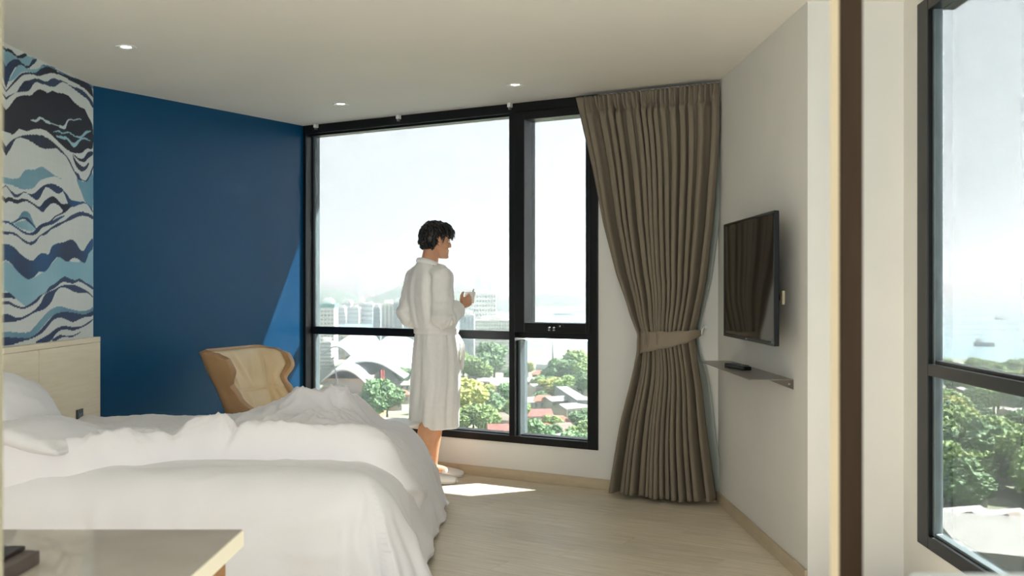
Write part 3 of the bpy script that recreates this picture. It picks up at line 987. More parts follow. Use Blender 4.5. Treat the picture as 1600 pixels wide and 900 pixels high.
# ------------------------------------------------------------------ foreground desk
M_desk = mat('greige_laminate', (176, 166, 152), 0.035, rgb2=(188, 178, 164), scale=5, spec=0.7)
M_edge = mat('pale_edge_band', (214, 208, 190), 0.45)
M_carc = mat('brown_oak_veneer', (126, 88, 46), 0.5, rgb2=(146, 104, 58), scale=3, stretch=(6, 6, 1))
DX, DY, DZ = -.618, 2.41, .77
desk = thing('desk', 'glossy greige topped wooden desk by the near side of the bed', 'desk', (-1.1, 2.1, 0))
b = MB(); b.box(-1.75, DX - .002, 1.62, DY, DZ - .038, DZ); b.build('desktop', M_desk, desk, bevel=.002)
b = MB(); b.box(DX - .002, DX + .001, 1.62, DY, DZ - .038, DZ - .001); b.build('edge_band', M_edge, desk)
b = MB(); b.box(DX - .06, DX - .03, 1.66, DY - .04, 0, DZ - .038); b.build('side_panel', M_carc, desk)
b = MB(); b.box(-1.72, -1.69, 1.66, DY - .04, 0, DZ - .038); b.build('side_panel', M_carc, desk)
b = MB(); b.box(-1.69, DX - .06, DY - .06, DY - .04, .25, DZ - .038); b.build('back_panel', M_carc, desk)
# dark lidded box standing on the desk
bx1, byy = -.95, 2.11
bxo = thing('storage_box', 'small dark brown lidded box on the glossy desk', 'box', (-1.08, 2.04, DZ))
b = MB(); b.box(-1.17, bx1, 1.93, byy, DZ, DZ + .028); b.build('box_body', mat('dark_grey_brown', (78, 68, 62), .4, var=.05), bxo, bevel=.003)
b = MB(); b.box(-1.172, bx1 - .03, 1.95, byy + .002, DZ + .028, DZ + .036); b.build('lid', mat('near_black_brown', (32, 22, 22), .35), bxo, bevel=.002)

# pale low cabinet just inside the doorway (only its top edge shows)
M_cab = mat('pale_grey_laminate', (176, 180, 178), .3, var=.02)
cb = thing('console', 'pale grey console top beside the brown doorway post', 'console', (.75, .86, 0))
b = MB(); b.box(.372, 1.30, .80, .985, 1.03, 1.058); b.build('console_top', M_cab, cb, bevel=.004)
b = MB(); b.box(.40, 1.27, .81, .975, .06, 1.03); b.build('carcass', M_cab, cb)
for x0 in (.40, .835):
    b = MB(); b.box(x0 + .004, x0 + .431, .976, .99, .08, 1.02); dd = b.build('door', M_cab, cb, bevel=.002)
    b = MB(); b.tube([(x0 + .21, .995, .85), (x0 + .21, .995, .97)], .006, 8); b.build('handle', M_metal, dd)
b = MB(); b.box(.42, 1.25, .83, .96, 0, .06); b.build('plinth', M_frame, cb)

# ------------------------------------------------------------------ television, shelf, remote, socket
M_tv = mat('black_gloss_screen', (6, 6, 6), 0.05, spec=0.4)
M_tvb = mat('black_plastic', (11, 11, 12), 0.32, spec=.25)
def twx(y): return E0.x + (B0.x - E0.x) * (y - E0.y) / (B0.y - E0.y)
tv = thing('television', 'flat black wall mounted television above the metal shelf', 'television', (1.22, 5.28, 1.3))
TY0, TY1, TZ0, TZ1, TX = 4.745, 5.815, 1.060, 1.677, 1.193
dx_ = -.013
def tvbox(mb, x0, x1, y0, y1, z0, z1):
    s = lambda y: dx_ * (y - TY0) / (TY1 - TY0)
    mb.hexa([(x0 + s(y0), y0, z0), (x1 + s(y0), y0, z0), (x1 + s(y1), y1, z0), (x0 + s(y1), y1, z0),
             (x0 + s(y0), y0, z1), (x1 + s(y0), y0, z1), (x1 + s(y1), y1, z1), (x0 + s(y1), y1, z1)])
b = MB(); tvbox(b, TX, TX + .018, TY0, TY1, TZ0, TZ1); b.build('back_housing', M_tvb, tv, bevel=.004)
b = MB(); tvbox(b, TX - .002, TX, TY0 + .012, TY1 - .012, TZ0 + .02, TZ1 - .012); b.build('screen', M_tv, tv)
b = MB()
tvbox(b, TX - .006, TX + .004, TY0, TY1, TZ1 - .011, TZ1); tvbox(b, TX - .006, TX + .004, TY0, TY1, TZ0, TZ0 + .018)
tvbox(b, TX - .006, TX + .004, TY0, TY0 + .011, TZ0 + .018, TZ1 - .011); tvbox(b, TX - .006, TX + .004, TY1 - .011, TY1, TZ0 + .018, TZ1 - .011)
b.build('bezel', M_tvb, tv, bevel=.0015)
b = MB(); tvbox(b, TX + .018, TX + .05, TY0 + .2, TY1 - .2, TZ0 + .06, TZ0 + .42); b.build('rear_box', M_tvb, tv, bevel=.01)
b = MB(); tvbox(b, TX - .0075, TX - .006, 5.262, 5.298, TZ0 + .006, TZ0 + .013); b.build('badge', mat('silver_badge', (150, 150, 150), .3, metal=.6), tv)
b = MB(); tvbox(b, TX + .05, twx(5.2) - .001, 5.12, 5.42, 1.26, 1.46); b.build('wall_bracket', M_tvb, tv, bevel=.004)
b = MB(); tvbox(b, TX - .008, TX - .006, TY0 + .015, TY0 + .04, TZ0 + .012, TZ0 + .03); b.build('sticker', mat('blue_grey_sticker', (70, 84, 96), .4), tv)
soc = thing('wall_socket', 'small cream wall socket beside the television bracket', 'socket', (twx(5.06), 5.06, 1.28))
xw = twx(5.06)
b = MB(); b.box(xw - .012, xw + .002, 5.02, 5.10, 1.245, 1.312); b.build('plate', mat('cream_plastic', (214, 204, 176), .4), soc, bevel=.003)
b = MB(); b.box(xw - .034, xw - .012, 5.055, 5.10, 1.265, 1.30); b.build('plug', M_tvb, soc, bevel=.004)

M_shelf = mat('grey_brown_metal', (112, 106, 98), 0.28, var=.04, spec=.7)
SZ = .90
sf = thing('wall_shelf', 'thin grey metal wall shelf below the television', 'shelf', (1.2, 5.5, SZ))
b = MB(); b.hexa([(1.104, 4.87, SZ - .004), (twx(4.87) - .001, 4.87, SZ - .004), (twx(6.13) - .001, 6.13, SZ - .004), (1.092, 6.13, SZ - .004),
                  (1.104, 4.87, SZ), (twx(4.87) - .001, 4.87, SZ), (twx(6.13) - .001, 6.13, SZ), (1.092, 6.13, SZ)])
b.build('shelf_plate', M_shelf, sf, bevel=.001)
M_gus = mat('dark_metal_bracket', (74, 66, 58), .4, spec=.5)
for y in (4.872, 6.124):
    x1 = twx(y) - .001
    b = MB()
    b.add([(x1, y, SZ - .004), (x1 - .115, y, SZ - .004), (x1, y, SZ - .048), (x1, y + .004, SZ - .004), (x1 - .115, y + .004, SZ - .004), (x1, y + .004, SZ - .048)],
          [(0, 1, 2), (5, 4, 3), (0, 3, 4, 1), (1, 4, 5, 2), (2, 5, 3, 0)])
    g = b.build('gusset', M_gus, sf)
    b = MB(); b.tube([(x1 - .02, y - .003, SZ - .022), (x1 - .02, y, SZ - .022)], .005, 10); b.build('screw', M_metal, g)
rm = thing('remote_control', 'black remote control lying on the metal shelf', 'remote', (1.19, 5.55, SZ))
def rmp(x, y, z):
    a = math.radians(12); return (1.19 + x * math.cos(a) - y * math.sin(a), 5.52 + x * math.sin(a) + y * math.cos(a), SZ + z)
b = MB(); b.hexa([rmp(-.024, -.12, 0), rmp(.024, -.12, 0), rmp(.026, .12, 0), rmp(-.026, .12, 0), rmp(-.022, -.12, .02), rmp(.022, -.12, .02), rmp(.024, .12, .024), rmp(-.024, .12, .024)])
rb = b.build('remote_body', M_tvb, rm, bevel=.006, seg=3)
b = MB()
for i in range(8):
    for j in range(3):
        x, y = -.013 + .013 * j, -.095 + .026 * i
        b.hexa([rmp(x - .004, y - .006, .021), rmp(x + .004, y - .006, .021), rmp(x + .004, y + .006, .0215), rmp(x - .004, y + .006, .0215),
                rmp(x - .004, y - .006, .0245), rmp(x + .004, y - .006, .0245), rmp(x + .004, y + .006, .0255), rmp(x - .004, y + .006, .0255)])
kb = b.build('button', mat('grey_rubber', (90, 90, 92), .6), rm); kb['kind'] = 'stuff'

# ------------------------------------------------------------------ curtain
M_cur = mat('taupe_curtain_cloth', (126, 116, 101), 0.8, var=.05, scale=30, stretch=(4, 4, .4), bump=.05, bump_scale=150, spec=.15)
M_lin = mat('grey_green_lining', (150, 156, 148), 0.85, var=.03)
CN = .15
eL = [wz(x, y, CN) for x, y in ((894, 152), (905, 200), (919, 260), (937, 350), (958, 430), (980, 490), (995, 522), (993, 548), (983, 590), (968, 650), (957, 710), (947, 757))]
eR = [wz(x, y, CN) for x, y in ((1120, 130), (1119, 200), (1116, 260), (1109, 350), (1098, 440), (1086, 500), (1080, 525), (1084, 560), (1092, 610), (1100, 680), (1108, 740), (1114, 778))]
ZT, ZB = 2.575, .03
eL = [(w, ZT if i == 0 else (ZB if i == len(eL) - 1 else z)) for i, (w, z) in enumerate(eL)]
eR = [(w, ZT if i == 0 else (ZB if i == len(eR) - 1 else z)) for i, (w, z) in enumerate(eR)]
def ed(E, z):
    zs = [q[1] for q in E][::-1]; ws = [q[0] for q in E][::-1]
    return float(np.interp(z, zs, ws))
def fold_prof(th):
    return 2.0 * abs(math.cos(th / 2)) ** .8 - 1.1
ZTIE = 1.03
def curtain(u, z, off=0.0):
    wl_, wr_ = ed(eL, z), ed(eR, z)
    wid = wr_ - wl_
    K = 17
    th = 2 * math.pi * (K * u + .42 * math.sin(2 * math.pi * 1.6 * u + 1.0) + .22 * math.sin(2 * math.pi * 3.7 * u + .4))
    am = .55 + .45 * math.sin(2 * math.pi * 2.3 * u + .7) ** 2 + .25 * n3(u * 14, 2.2)
    t_tie = math.exp(-((z - ZTIE) / .16) ** 2)
    top = sstep(2.44, 2.56, z)
    A = (.040 + .026 * sstep(2.45, 1.6, z) + .022 * sstep(ZTIE, .3, z)) * (1 - .30 * t_tie) * (1 - .75 * top)
    flat = sstep(.085, .03, u)                       # plain hem along the leading edge
    A *= (1 - .8 * flat)
    drift = .5 * n3(u * 3.1, z * 1.1, 3.0) + .35 * n3(u * 9, z * .7, 6)
    n = A * am * fold_prof(th + drift)
    n += .006 * n3(u * 40, z * .8, 1) * (1 - top)
    # gathered heading tape
    tape = sstep(2.40, 2.50, z)
    n += .018 * tape * math.sin(2 * math.pi * 30 * u + .6 * math.sin(u * 40)) * (1 - flat) * (1 - .3 * top)
    n -= .012 * math.exp(-((z - 2.475) / .018) ** 2) * (1 - flat)
    # bulge of the gathered bundle
    rnd = math.sqrt(max(0, 1 - (2 * u - 1) ** 2))
    n += rnd * (.07 * t_tie + .03 * sstep(2.3, 1.4, z) + .045 * sstep(.95, .2, z))
    w = wl_ + wid * u + wid / K * .12 * math.sin(2 * (th + drift)) * (1 - top) * (1 - flat) * rnd ** .5
    nb = CN - .05 + off
    p = C0 + W * w + N * max(.036, nb + n)
    return Vector((p.x, p.y, z + (.012 * n3(u * 6, 9.1) if z < .05 else 0)))
cur = thing('curtain', 'full height taupe curtain tied back at the window corner', 'curtain', tuple(C0 + W * 2.95 + N * .12))
NU, NZ = 560, 120
zsamp = [ZT + (ZB - ZT) * j / NZ for j in range(NZ + 1)]
zsamp = sorted(set(zsamp + [2.56, 2.54, 2.52, 2.50, 2.49, 2.48, 2.47, 2.46, 2.45, 2.43]), reverse=True)
b = MB(); b.grid([[curtain(i / NU, z) for z in zsamp] for i in range(NU + 1)])
b.build('drape', M_cur, cur, solid=.003)
# pale lining that shows along the wall edge
def lining(u, z):
    wl_, wr_ = ed(eL, z), ed(eR, z)
    s = sstep(1.0, .75, z) * .030 + sstep(1.1, 1.6, z) * .012
    w = wl_ + .06 + (wr_ + s - wl_ - .06) * u
    p = C0 + W * w + N * (.022 + .006 * math.sin(u * 40))
    return Vector((p.x, p.y, z))
zs2 = [ZT - .05 + (ZB + .02 - ZT + .05) * j / 60 for j in range(61)]
b = MB(); b.grid([[lining(i / 120, z) for z in zs2] for i in range(121)])
b.build('lining', M_lin, cur, solid=.002)
# tieback band: front half ellipse from the leading edge round to the wall hook
wa, za = wz(993, 536, CN + .06); wb_, zb_ = wz(1086, 520, CN)
tbm = []
for i in range(41):
    t = i / 40
    a = math.pi * (1 - t)
    wc = (wa + wb_) / 2; rw = (wb_ - wa) / 2 + .006
    nn2 = CN - .07 + .155 * math.sin(a) ** .7 if 0 < t < 1 else CN - .07
    half = .062 * (1 - t) ** .8 + .018
    sag = .0
    zc = za * (1 - t) + zb_ * t - .012 * math.sin(math.pi * t)
    p = C0 + W * (wc + rw * math.cos(a)) + N * nn2
    tbm.append([Vector((p.x, p.y, zc + half * (1 - 2 * k / 6) + .003 * math.sin(t * 30 + k))) for k in range(7)])
b = MB(); b.grid(tbm)
tbk = b.build('tieback', mat('taupe_tieback', (134, 121, 104), .8, var=.03), cur, solid=.006)
hk = C0 + W * (wb_ + .012)
b = MB(); b.tube([hk + N * .0 + Vector((0, 0, zb_ + .03)), hk + N * .04 + Vector((0, 0, zb_ + .03)), hk + N * .07 + Vector((0, 0, zb_ + .012)), hk + N * .075 + Vector((0, 0, zb_ - .012))], .006, 8)
b.ball(hk + N * .012 + Vector((0, 0, zb_ + .03)), .014, 12, 8)
b.build('hook', M_white, cur)
tr = C0 + W * 2.0 + N * .05
# ------------------------------------------------------------------ the man in the bathrobe
PX0, PY0 = -.562, 7.19
man = thing('person', 'dark haired man in a white bathrobe standing at the window holding a cup', 'person', (PX0, PY0, 0))
PHI = math.radians(36)
Pf, Pl = Vector((math.cos(PHI), math.sin(PHI), 0)), Vector((-math.sin(PHI), math.cos(PHI), 0))
def pm(f, l, z): return Vector((PX0, PY0, 0)) + Pf * f + Pl * l + Vector((0, 0, z))
M_skin = mat('tan_skin', (214, 158, 124), 0.5, rgb2=(222, 168, 134), scale=14, spec=.4)
M_hair = mat('black_hair', (20, 18, 18), 0.42, rgb2=(34, 30, 28), scale=40, stretch=(1, 1, 3), spec=.5)
M_robe = mat('white_bathrobe_cotton', (244, 241, 238), 0.85, var=.02, scale=30, bump=.10, bump_scale=120, sheen=.3, spec=.2)
M_slip = mat('white_slipper_cloth', (232, 230, 228), 0.8, var=.02)

def oval(c, f_dir, l_dir, a, b, n=24, e=2.0):
    """ring with half extents a along l_dir and b along f_dir"""
    r = []
    for j in range(n):
        t = 2 * math.pi * j / n
        ct, st = math.cos(t), math.sin(t)
        r.append(c + f_dir * (b * abs(ct) ** (2 / e) * (1 if ct >= 0 else -1)) + l_dir * (a * abs(st) ** (2 / e) * (1 if st >= 0 else -1)))
    return r
body = MB()
# torso
tor = [(.84, .03, .120, .085), (.92, .04, .130, .100), (1.02, .04, .128, .098), (1.12, .035, .138, .100), (1.24, .015, .145, .108), (1.34, .0, .150, .105), (1.42, -.015, .140, .085), (1.475, -.02, .10, .07), (1.50, -.015, .062, .062)]
body.loft([oval(pm(f, 0, z), Pf, Pl, a, b) for z, f, a, b in tor])
# legs: left one a step forward, right one back
def leg(l, fa, la):
    path = [pm(.035, l * .65, .90), pm(.03 + fa * .4, l * .85, .70), pm(.045 + fa * .75, la, .50), pm(.02 + fa * .85, la, .36), pm(-.01 + fa, la, .20), pm(-.015 + fa, la, .10), pm(-.01 + fa, la, .055)]
    body.tube(path, [.070, .070, .058, .056, .044, .036, .036], 16, up=tuple(Pf))
    # calf bulge
    body.ball(pm(-.02 + fa * .9, la, .33), (.05, .05, .10))
    body.ball(pm(.055 + fa * .75, la, .49), (.04, .042, .05))
    a = pm(fa, la, 0)
    ft = Matrix.Rotation(math.radians(-22), 3, 'Z') @ Pf
    fl_ = Vector((-ft.y, ft.x, 0))
    body.loft([oval(a + ft * x + Vector((0, 0, z)), Vector((0, 0, 1)), fl_, w, h, 14) for x, z, w, h in
               ((-.062, .052, .02, .022), (-.045, .05, .034, .034), (0, .058, .038, .042), (.06, .05, .042, .034), (.11, .042, .046, .026), (.15, .036, .042, .02), (.18, .034, .025, .014))])
    return a, ft, fl_
FR = leg(-.085, -.085, -.085)
FL = leg(.085, .085, .085)
# neck and head
HF = math.radians(30); hf, hl = Vector((math.cos(HF), math.sin(HF), 0)), Vector((-math.sin(HF), math.cos(HF), 0))
HC = pm(.055, .005, 1.652)
tilt = math.radians(-4)
def hd(x, y, z):
    x2, z2 = x * math.cos(tilt) - z * math.sin(tilt), x * math.sin(tilt) + z * math.cos(tilt)
    return HC + hf * x2 + hl * y + Vector((0, 0, z2))
body.tube([pm(-.02, 0, 1.44), pm(-.005, 0, 1.50), hd(-.035, 0, -.085), hd(-.03, 0, -.03)], [.078, .060, .056, .055], 18)
lev = [(-.119, .080, .030, .016), (-.113, .090, .010, .030), (-.098, .092, -.01, .042), (-.078, .088, -.03, .052), (-.055, .086, -.06, .060), (-.025, .085, -.085, .067), (.0, .083, -.096, .071),
       (.03, .090, -.102, .074), (.06, .088, -.101, .074), (.085, .074, -.088, .066), (.103, .050, -.066, .050), (.114, .02, -.035, .026)]
rings = []
for z, xf, xb, hw in lev:
    rings.append([hd((xf + xb) / 2 + (xf - xb) / 2 * math.copysign(abs(math.cos(t)) ** .9, math.cos(t)), hw * math.copysign(abs(math.sin(t)) ** .85, math.sin(t)), z) for t in [2 * math.pi * j / 28 for j in range(28)]])
body.loft(rings)
HR = Matrix((hf, hl, Vector((0, 0, 1)))).transposed()
# jaw, chin, cheeks, brow, nose, lips, ears
body.ball(hd(.080, 0, -.104), (.018, .024, .016), rot=HR)
for s in (-1, 1):
    body.ball(hd(.050, s * .048, -.028), (.032, .022, .026), rot=HR)
    body.ball(hd(.078, s * .028, .022), (.018, .030, .009), rot=HR)
    body.ball(hd(-.012, s * .076, -.012), (.017, .009, .031), rot=HR)
    body.ball(hd(-.018, s * .083, .002), (.013, .006, .019), rot=HR)
    body.ball(hd(-.008, s * .079, -.036), (.009, .006, .010), rot=HR)
    body.ball(hd(.098, s * .011, -.036), (.011, .008, .008), rot=HR)
body.tube([hd(.084, 0, .024), hd(.094, 0, .004), hd(.102, 0, -.018), hd(.107, 0, -.030), hd(.096, 0, -.038)], [.008, .009, .011, .011, .008], 12)
body.tube([hd(.078, -.022, -.066), hd(.092, -.008, -.061), hd(.094, 0, -.062), hd(.092, .008, -.061), hd(.078, .022, -.066)], [.004, .006, .006, .006, .004], 10)
body.tube([hd(.077, -.019, -.074), hd(.090, -.007, -.075), hd(.092, 0, -.076), hd(.090, .007, -.075), hd(.077, .019, -.074)], [.004, .0065, .007, .0065, .004], 10)
# arms
RS, RE, RW = pm(-.01, -.160, 1.40), pm(-.035, -.215, 1.115), pm(.160, -.150, 1.205)
body.tube([pm(-.015, -.11, 1.41), RS, RS.lerp(RE, .45), RE, RE.lerp(RW, .3), RE.lerp(RW, .65), RW], [.055, .056, .046, .039, .041, .033, .0245], 14)
LS, LE, LW = pm(-.01, .160, 1.40), pm(-.055, .215, 1.15), pm(.08, .14, 1.03)
body.tube([pm(-.015, .11, 1.41), LS, LS.lerp(LE, .45), LE, LE.lerp(LW, .3), LW], [.055, .056, .046, .039, .040, .026], 14)
body.tube([LW, LW + Pf * .03 - Pl * .03 + Vector((0, 0, -.05)), LW + Pf * .04 - Pl * .06 + Vector((0, 0, -.10))], [.03, .036, .02], 12, flat=.6)
# right hand: palm, four curled fingers and a thumb around the cup
ha = (RW - RE).normalized() * .8 + Pf * .18 + Vector((0, 0, .10)); ha.normalize()
cup_c = RW + ha * .112 + (Pl * .8 + Pf * .35) * .042 + Vector((0, 0, .008))
palm_n = (cup_c - (RW + ha * .06)); palm_n -= ha * palm_n.dot(ha); palm_n.normalize()
hs = ha.cross(palm_n).normalized()
if hs.z < 0: hs = -hs
K = RW + ha * .088 
body.loft([oval(RW + ha * x, palm_n, hs, w, h, 16) for x, w, h in ((-.01, .025, .020), (.02, .032, .019), (.055, .040, .018), (.085, .041, .016), (.097, .034, .010))])
CR = .033
for i in range(4):
    o_ = .028 - .019 * i
    ln = (.9, 1.0, .95, .78)[i]
    base = RW + ha * (.086 - .004 * abs(i - 1)) + hs * o_
    d1 = ha * .034 * ln + palm_n * .010
    d2 = ha * .010 * ln + palm_n * .026 * ln
    d3 = -ha * .008 * ln + palm_n * .020 * ln
    p1 = base + d1; p2 = p1 + d2; p3 = p2 + d3
    body.tube([base - ha * .02, base, p1, p2, p3], [.0095, .0098, .0092, .0084, .0062], 10)
    body.ball(p3, .0062, 10, 8)
    body.ball(base, .0105, 10, 8)
th0 = RW + ha * .022 + hs * .030 + palm_n * .006
th1 = th0 + ha * .030 + hs * .022 + palm_n * .012
th2 = th1 + ha * .030 + hs * .006 + palm_n * .014
th3 = th2 + ha * .020 - hs * .002 + palm_n * .008
body.tube([th0 - hs * .02, th0, th1, th2, th3], [.014, .0145, .0115, .010, .007], 10)
body.ball(th3, .007, 10, 8)
bme = remeshed(body, .0042, 5, .5)
bo = MB(); bo.v = [(0, 0, 0)]
o = obj_from_mesh('body', bme, M_skin, man, -Vector((PX0, PY0, 0)))
bme.transform(Matrix.Translation((0, 0, 0)))
# eyes and brows
for s in (-1, 1):
    b = MB(); b.ball(hd(.0745, s * .031, .002), .0115, 14, 10); eo = b.build('eye', mat('eye_white', (226, 222, 216), .2), man)
    b = MB(); b.ball(hd(.0815, s * .031, .002), (.0055, .0055, .0055), 12, 8); b.build('iris', mat('dark_iris', (30, 20, 14), .2), eo)
    b = MB(); b.tube([hd(.091, s * .012, .021), hd(.094, s * .028, .027), hd(.084, s * .045, .024), hd(.072, s * .054, .018)], [.003, .0042, .0036, .0018], 8); b.build('eyebrow', M_hair, man)

# hair: a shaped cap plus many curved locks, swept forward over the brow
hair = MB()
cap_lev = [(-.070, -.030, -.088, .040), (-.045, -.030, -.102, .060), (-.015, -.02, -.114, .076), (.015, -.005, -.121, .084), (.045, .070, -.122, .088), (.07, .095, -.118, .088), (.095, .094, -.104, .080), (.118, .072, -.080, .062), (.132, .035, -.045, .034)]
rings = []
for z, xf, xb, hw in cap_lev:
    rings.append([hd((xf + xb) / 2 + (xf - xb) / 2 * math.cos(t), hw * math.sin(t), z) for t in [2 * math.pi * j / 28 for j in range(28)]])
hair.loft(rings)
hr = random.Random(11)
def headsurf(az, el):
    """point on the cap: az 0 = front, el 0..1 up"""
    z = -.05 + .175 * el
    zs = [q[0] for q in cap_lev]
    xf = np.interp(z, zs, [q[1] for q in cap_lev]); xb = np.interp(z, zs, [q[2] for q in cap_lev]); hw = np.interp(z, zs, [q[3] for q in cap_lev])
    return np.array([(xf + xb) / 2 + (xf - xb) / 2 * math.cos(az), hw * math.sin(az), z])
for i in range(420):
    az = hr.uniform(-math.pi, math.pi)
    el = 1 - hr.random() ** 1.3
    if abs(az) < .9 and el < .55: el = hr.uniform(.55, 1)
    p = headsurf(az, el)
    d = p - np.array([-.012, 0, .03]); d /= np.linalg.norm(d)
    # hair falls down and, on top, sweeps forward
    flow = np.array([.9 * max(0, el - .35) + .10, math.sin(az) * .35, -.55 - .5 * (1 - el)]) + np.array([hr.gauss(0, .35), hr.gauss(0, .35), hr.gauss(0, .25)])
    flow -= d * flow.dot(d) * .75
    flow /= np.linalg.norm(flow) + 1e-6
    L = hr.uniform(.030, .058) * (1.15 if el > .6 else .8)
    if el < .2: L *= .7
    pts = []
    curl = hr.uniform(-.3, .3)
    side = np.cross(d, flow)
    for k in range(5):
        t = k / 4
        q = p - d * .004 + flow * L * t + d * (.016 * math.sin(math.pi * t * .9) * hr.uniform(.6, 1.1)) - d * .006 * t + side * curl * L * t * t
        pts.append(hd(*q))
    r0 = hr.uniform(.0045, .0085)
    hair.tube(pts, [r0 * .8, r0, r0 * .9, r0 * .6, r0 * .1], 6)
# fringe over the forehead
for i in range(46):
    y = hr.uniform(-.062, .062)
    st = np.array([.075 - abs(y) * .5, y, .088 + hr.uniform(-.012, .02)])
    L = hr.uniform(.035, .062)
    pts = []
    c = hr.uniform(-.4, .4)
    for k in range(6):
        t = k / 5
        q = st + np.array([.040 * math.sin(t * 1.75) * (L / .05), c * L * t * .6, -.012 * t - .052 * t * t * (L / .05)])
        pts.append(hd(*q))
    r0 = hr.uniform(.004, .0075)
    hair.tube(pts, [r0, r0, r0 * .9, r0 * .75, r0 * .5, r0 * .1], 6)
# short sideburn and nape
for s in (-1, 1):
    hair.tube([hd(.022, s * .073, .05), hd(.020, s * .075, .015), hd(.016, s * .072, -.018)], [.016, .010, .003], 8, flat=.5)
hair.build('hair', M_hair, man)

# bathrobe -----------------------------------------------------------------
robe = MB()
def rfold(z, t, amp):
    """cloth folds round the body: t = angle (0 front, pi/2 left)"""
    return .0035 * math.sin(33 * t + 2 * n3(z * 2, t * 2, 8)) * math.exp(-abs(z - 1.03) / .13) + 1.1 * amp * (.6 * math.sin(9 * t + 1.2 * n3(z * 1.4, math.cos(t) * 2, 1)) + .95 * n3(math.cos(t) * 3.6, math.sin(t) * 3.6, z * 1.2) + .35 * math.sin(17 * t + 3 * n3(z * 2, t, 5)))
def rring(z, f, a, b, amp, n=72, e=2.15, l=0.0):
    r = []
    for j in range(n):
        t = 2 * math.pi * j / n
        ct, st = math.cos(t), math.sin(t)
        k = 1 + rfold(z, t, amp) / max(a, b)
        r.append(pm(f, l, z) + Pf * (b * k * math.copysign(abs(ct) ** (2 / e), ct)) + Pl * (a * k * math.copysign(abs(st) ** (2 / e), st)))
    return r
prof = [(.368, .028, .182, .152, .013), (.372, .028, .188, .157, .013), (.45, .030, .184, .156, .014), (.56, .036, .180, .156, .014), (.68, .042, .176, .154, .013), (.80, .046, .172, .150, .012), (.90, .047, .168, .144, .010), (.98, .046, .158, .133, .008), (1.025, .045, .150, .126, .004),
        (1.045, .044, .154, .130, .006), (1.09, .034, .172, .143, .010), (1.16, .022, .172, .146, .010), (1.25, .006, .172, .144, .009), (1.34, -.006, .170, .134, .008), (1.41, -.018, .158, .108, .005), (1.455, -.022, .118, .088, .003), (1.490, -.024, .080, .074, .001), (1.505, -.028, .062, .060, .0)]
robe.loft([rring(*q) for q in prof])
def sleeve(S, E_, Wp_, wrist_r, seed, cuff_t):
    pts, rad = [], []
    inn = S + (pm(0, 0, 1.40) - S) * .42
    path = [inn, S, S.lerp(E_, .33), S.lerp(E_, .66), E_, E_.lerp(Wp_, .3), E_.lerp(Wp_, .6), E_.lerp(Wp_, cuff_t)]
    rd = [.072, .078, .074, .072, .074, .070, .066, wrist_r]
    P_ = catmull([tuple(p) for p in path], 7)
    R_ = np.interp(np.linspace(0, 7, len(P_)), range(8), rd)
    rings = []
    ref = Pf
    for i, p in enumerate(P_):
        p = Vector(p)
        d = (Vector(P_[min(len(P_) - 1, i + 1)]) - Vector(P_[max(0, i - 1)])).normalized()
        u = (ref - d * ref.dot(d)).normalized(); s = d.cross(u)
        ring = []
        tt = i / (len(P_) - 1)
        el_ = math.exp(-((tt - .60) / .17) ** 2)
        for j in range(36):
            a = 2 * math.pi * j / 36
            r = R_[i] + .007 * n3(tt * 9, math.cos(a) * 1.6 + seed, math.sin(a) * 1.6) + el_ * .007 * math.sin(tt * 70 + 2.2 * math.cos(a + 1)) + .004 * math.sin(a * 5 + tt * 6 + seed)
            ring.append(p + (s * math.cos(a) + u * math.sin(a)) * r)
        rings.append(ring)
    robe.loft(rings)
    p, d = Vector(P_[-1]), (Vector(P_[-1]) - Vector(P_[-3])).normalized()
    return p, d
cuR = sleeve(RS, RE, RW, .062, 1.0, .78)
cuL = sleeve(LS, LE, LW, .062, 4.0, .97)
# turned cuffs
for p, d in (cuR,):
    robe.tube([p - d * .075, p - d * .07, p - d * .006, p], [.066, .070, .069, .062], 28)
# pocket hand bulge
robe.ball(pm(.12, .15, .96), (.05, .05, .09))
rme = remeshed(robe, .0058, 4, .5)
ro = obj_from_mesh('robe', rme, M_robe, man, -Vector((PX0, PY0, 0)))
def robe_part(mb, name):
    q = mb.build(name, M_robe, None)
    q.parent = ro
    return q
# shawl collar round the neck, down the front
b = MB()
col = [pm(.155, .06, 1.10), pm(.145, .075, 1.22), pm(.105, .075, 1.36), pm(.045, .078, 1.448), pm(-.03, .066, 1.492), pm(-.078, .0, 1.508), pm(-.03, -.066, 1.492), pm(.045, -.078, 1.448), pm(.105, -.075, 1.36), pm(.148, -.045, 1.22), pm(.162, -.01, 1.10)]
cp_ = catmull([tuple(q) for q in col], 6)
b.tube([Vector(q) for q in cp_], [.017 + .010 * math.sin(math.pi * i / (len(cp_) - 1)) for i in range(len(cp_))], 14, flat=.8)
robe_part(b, 'collar')
# belt, knot and hanging ends
b = MB()
rg = []
for z, k in ((1.008, 1.03), (1.012, 1.075), (1.048, 1.08), (1.055, 1.03)):
    rg.append(rring(z, .045, .150 * k, .128 * k, .003, 64))
b.loft(rg, cap=True); robe_part(b, 'belt')
b = MB(); kn = pm(.182, -.03, 1.03)
b.ball(kn, (.030, .034, .028)); robe_part(b, 'belt_knot')
for k, (dl, zl, ff) in enumerate(((-.085, .765, .185), (.03, .78, .20))):
    b = MB()
    rows = []
    for i in range(15):
        t = i / 14
        z = 1.03 - t * (1.03 - zl)
        c = pm(.185 + (ff - .185) * t + .012 * math.sin(t * 4), -.03 + dl * min(1, t * 3) + .01 * math.sin(t * 5 + k), z)
        rows.append(oval(c, Pf, Pl, .024 if t > .1 else .014, .006, 12))
    b.loft(rows); robe_part(b, 'belt_end')
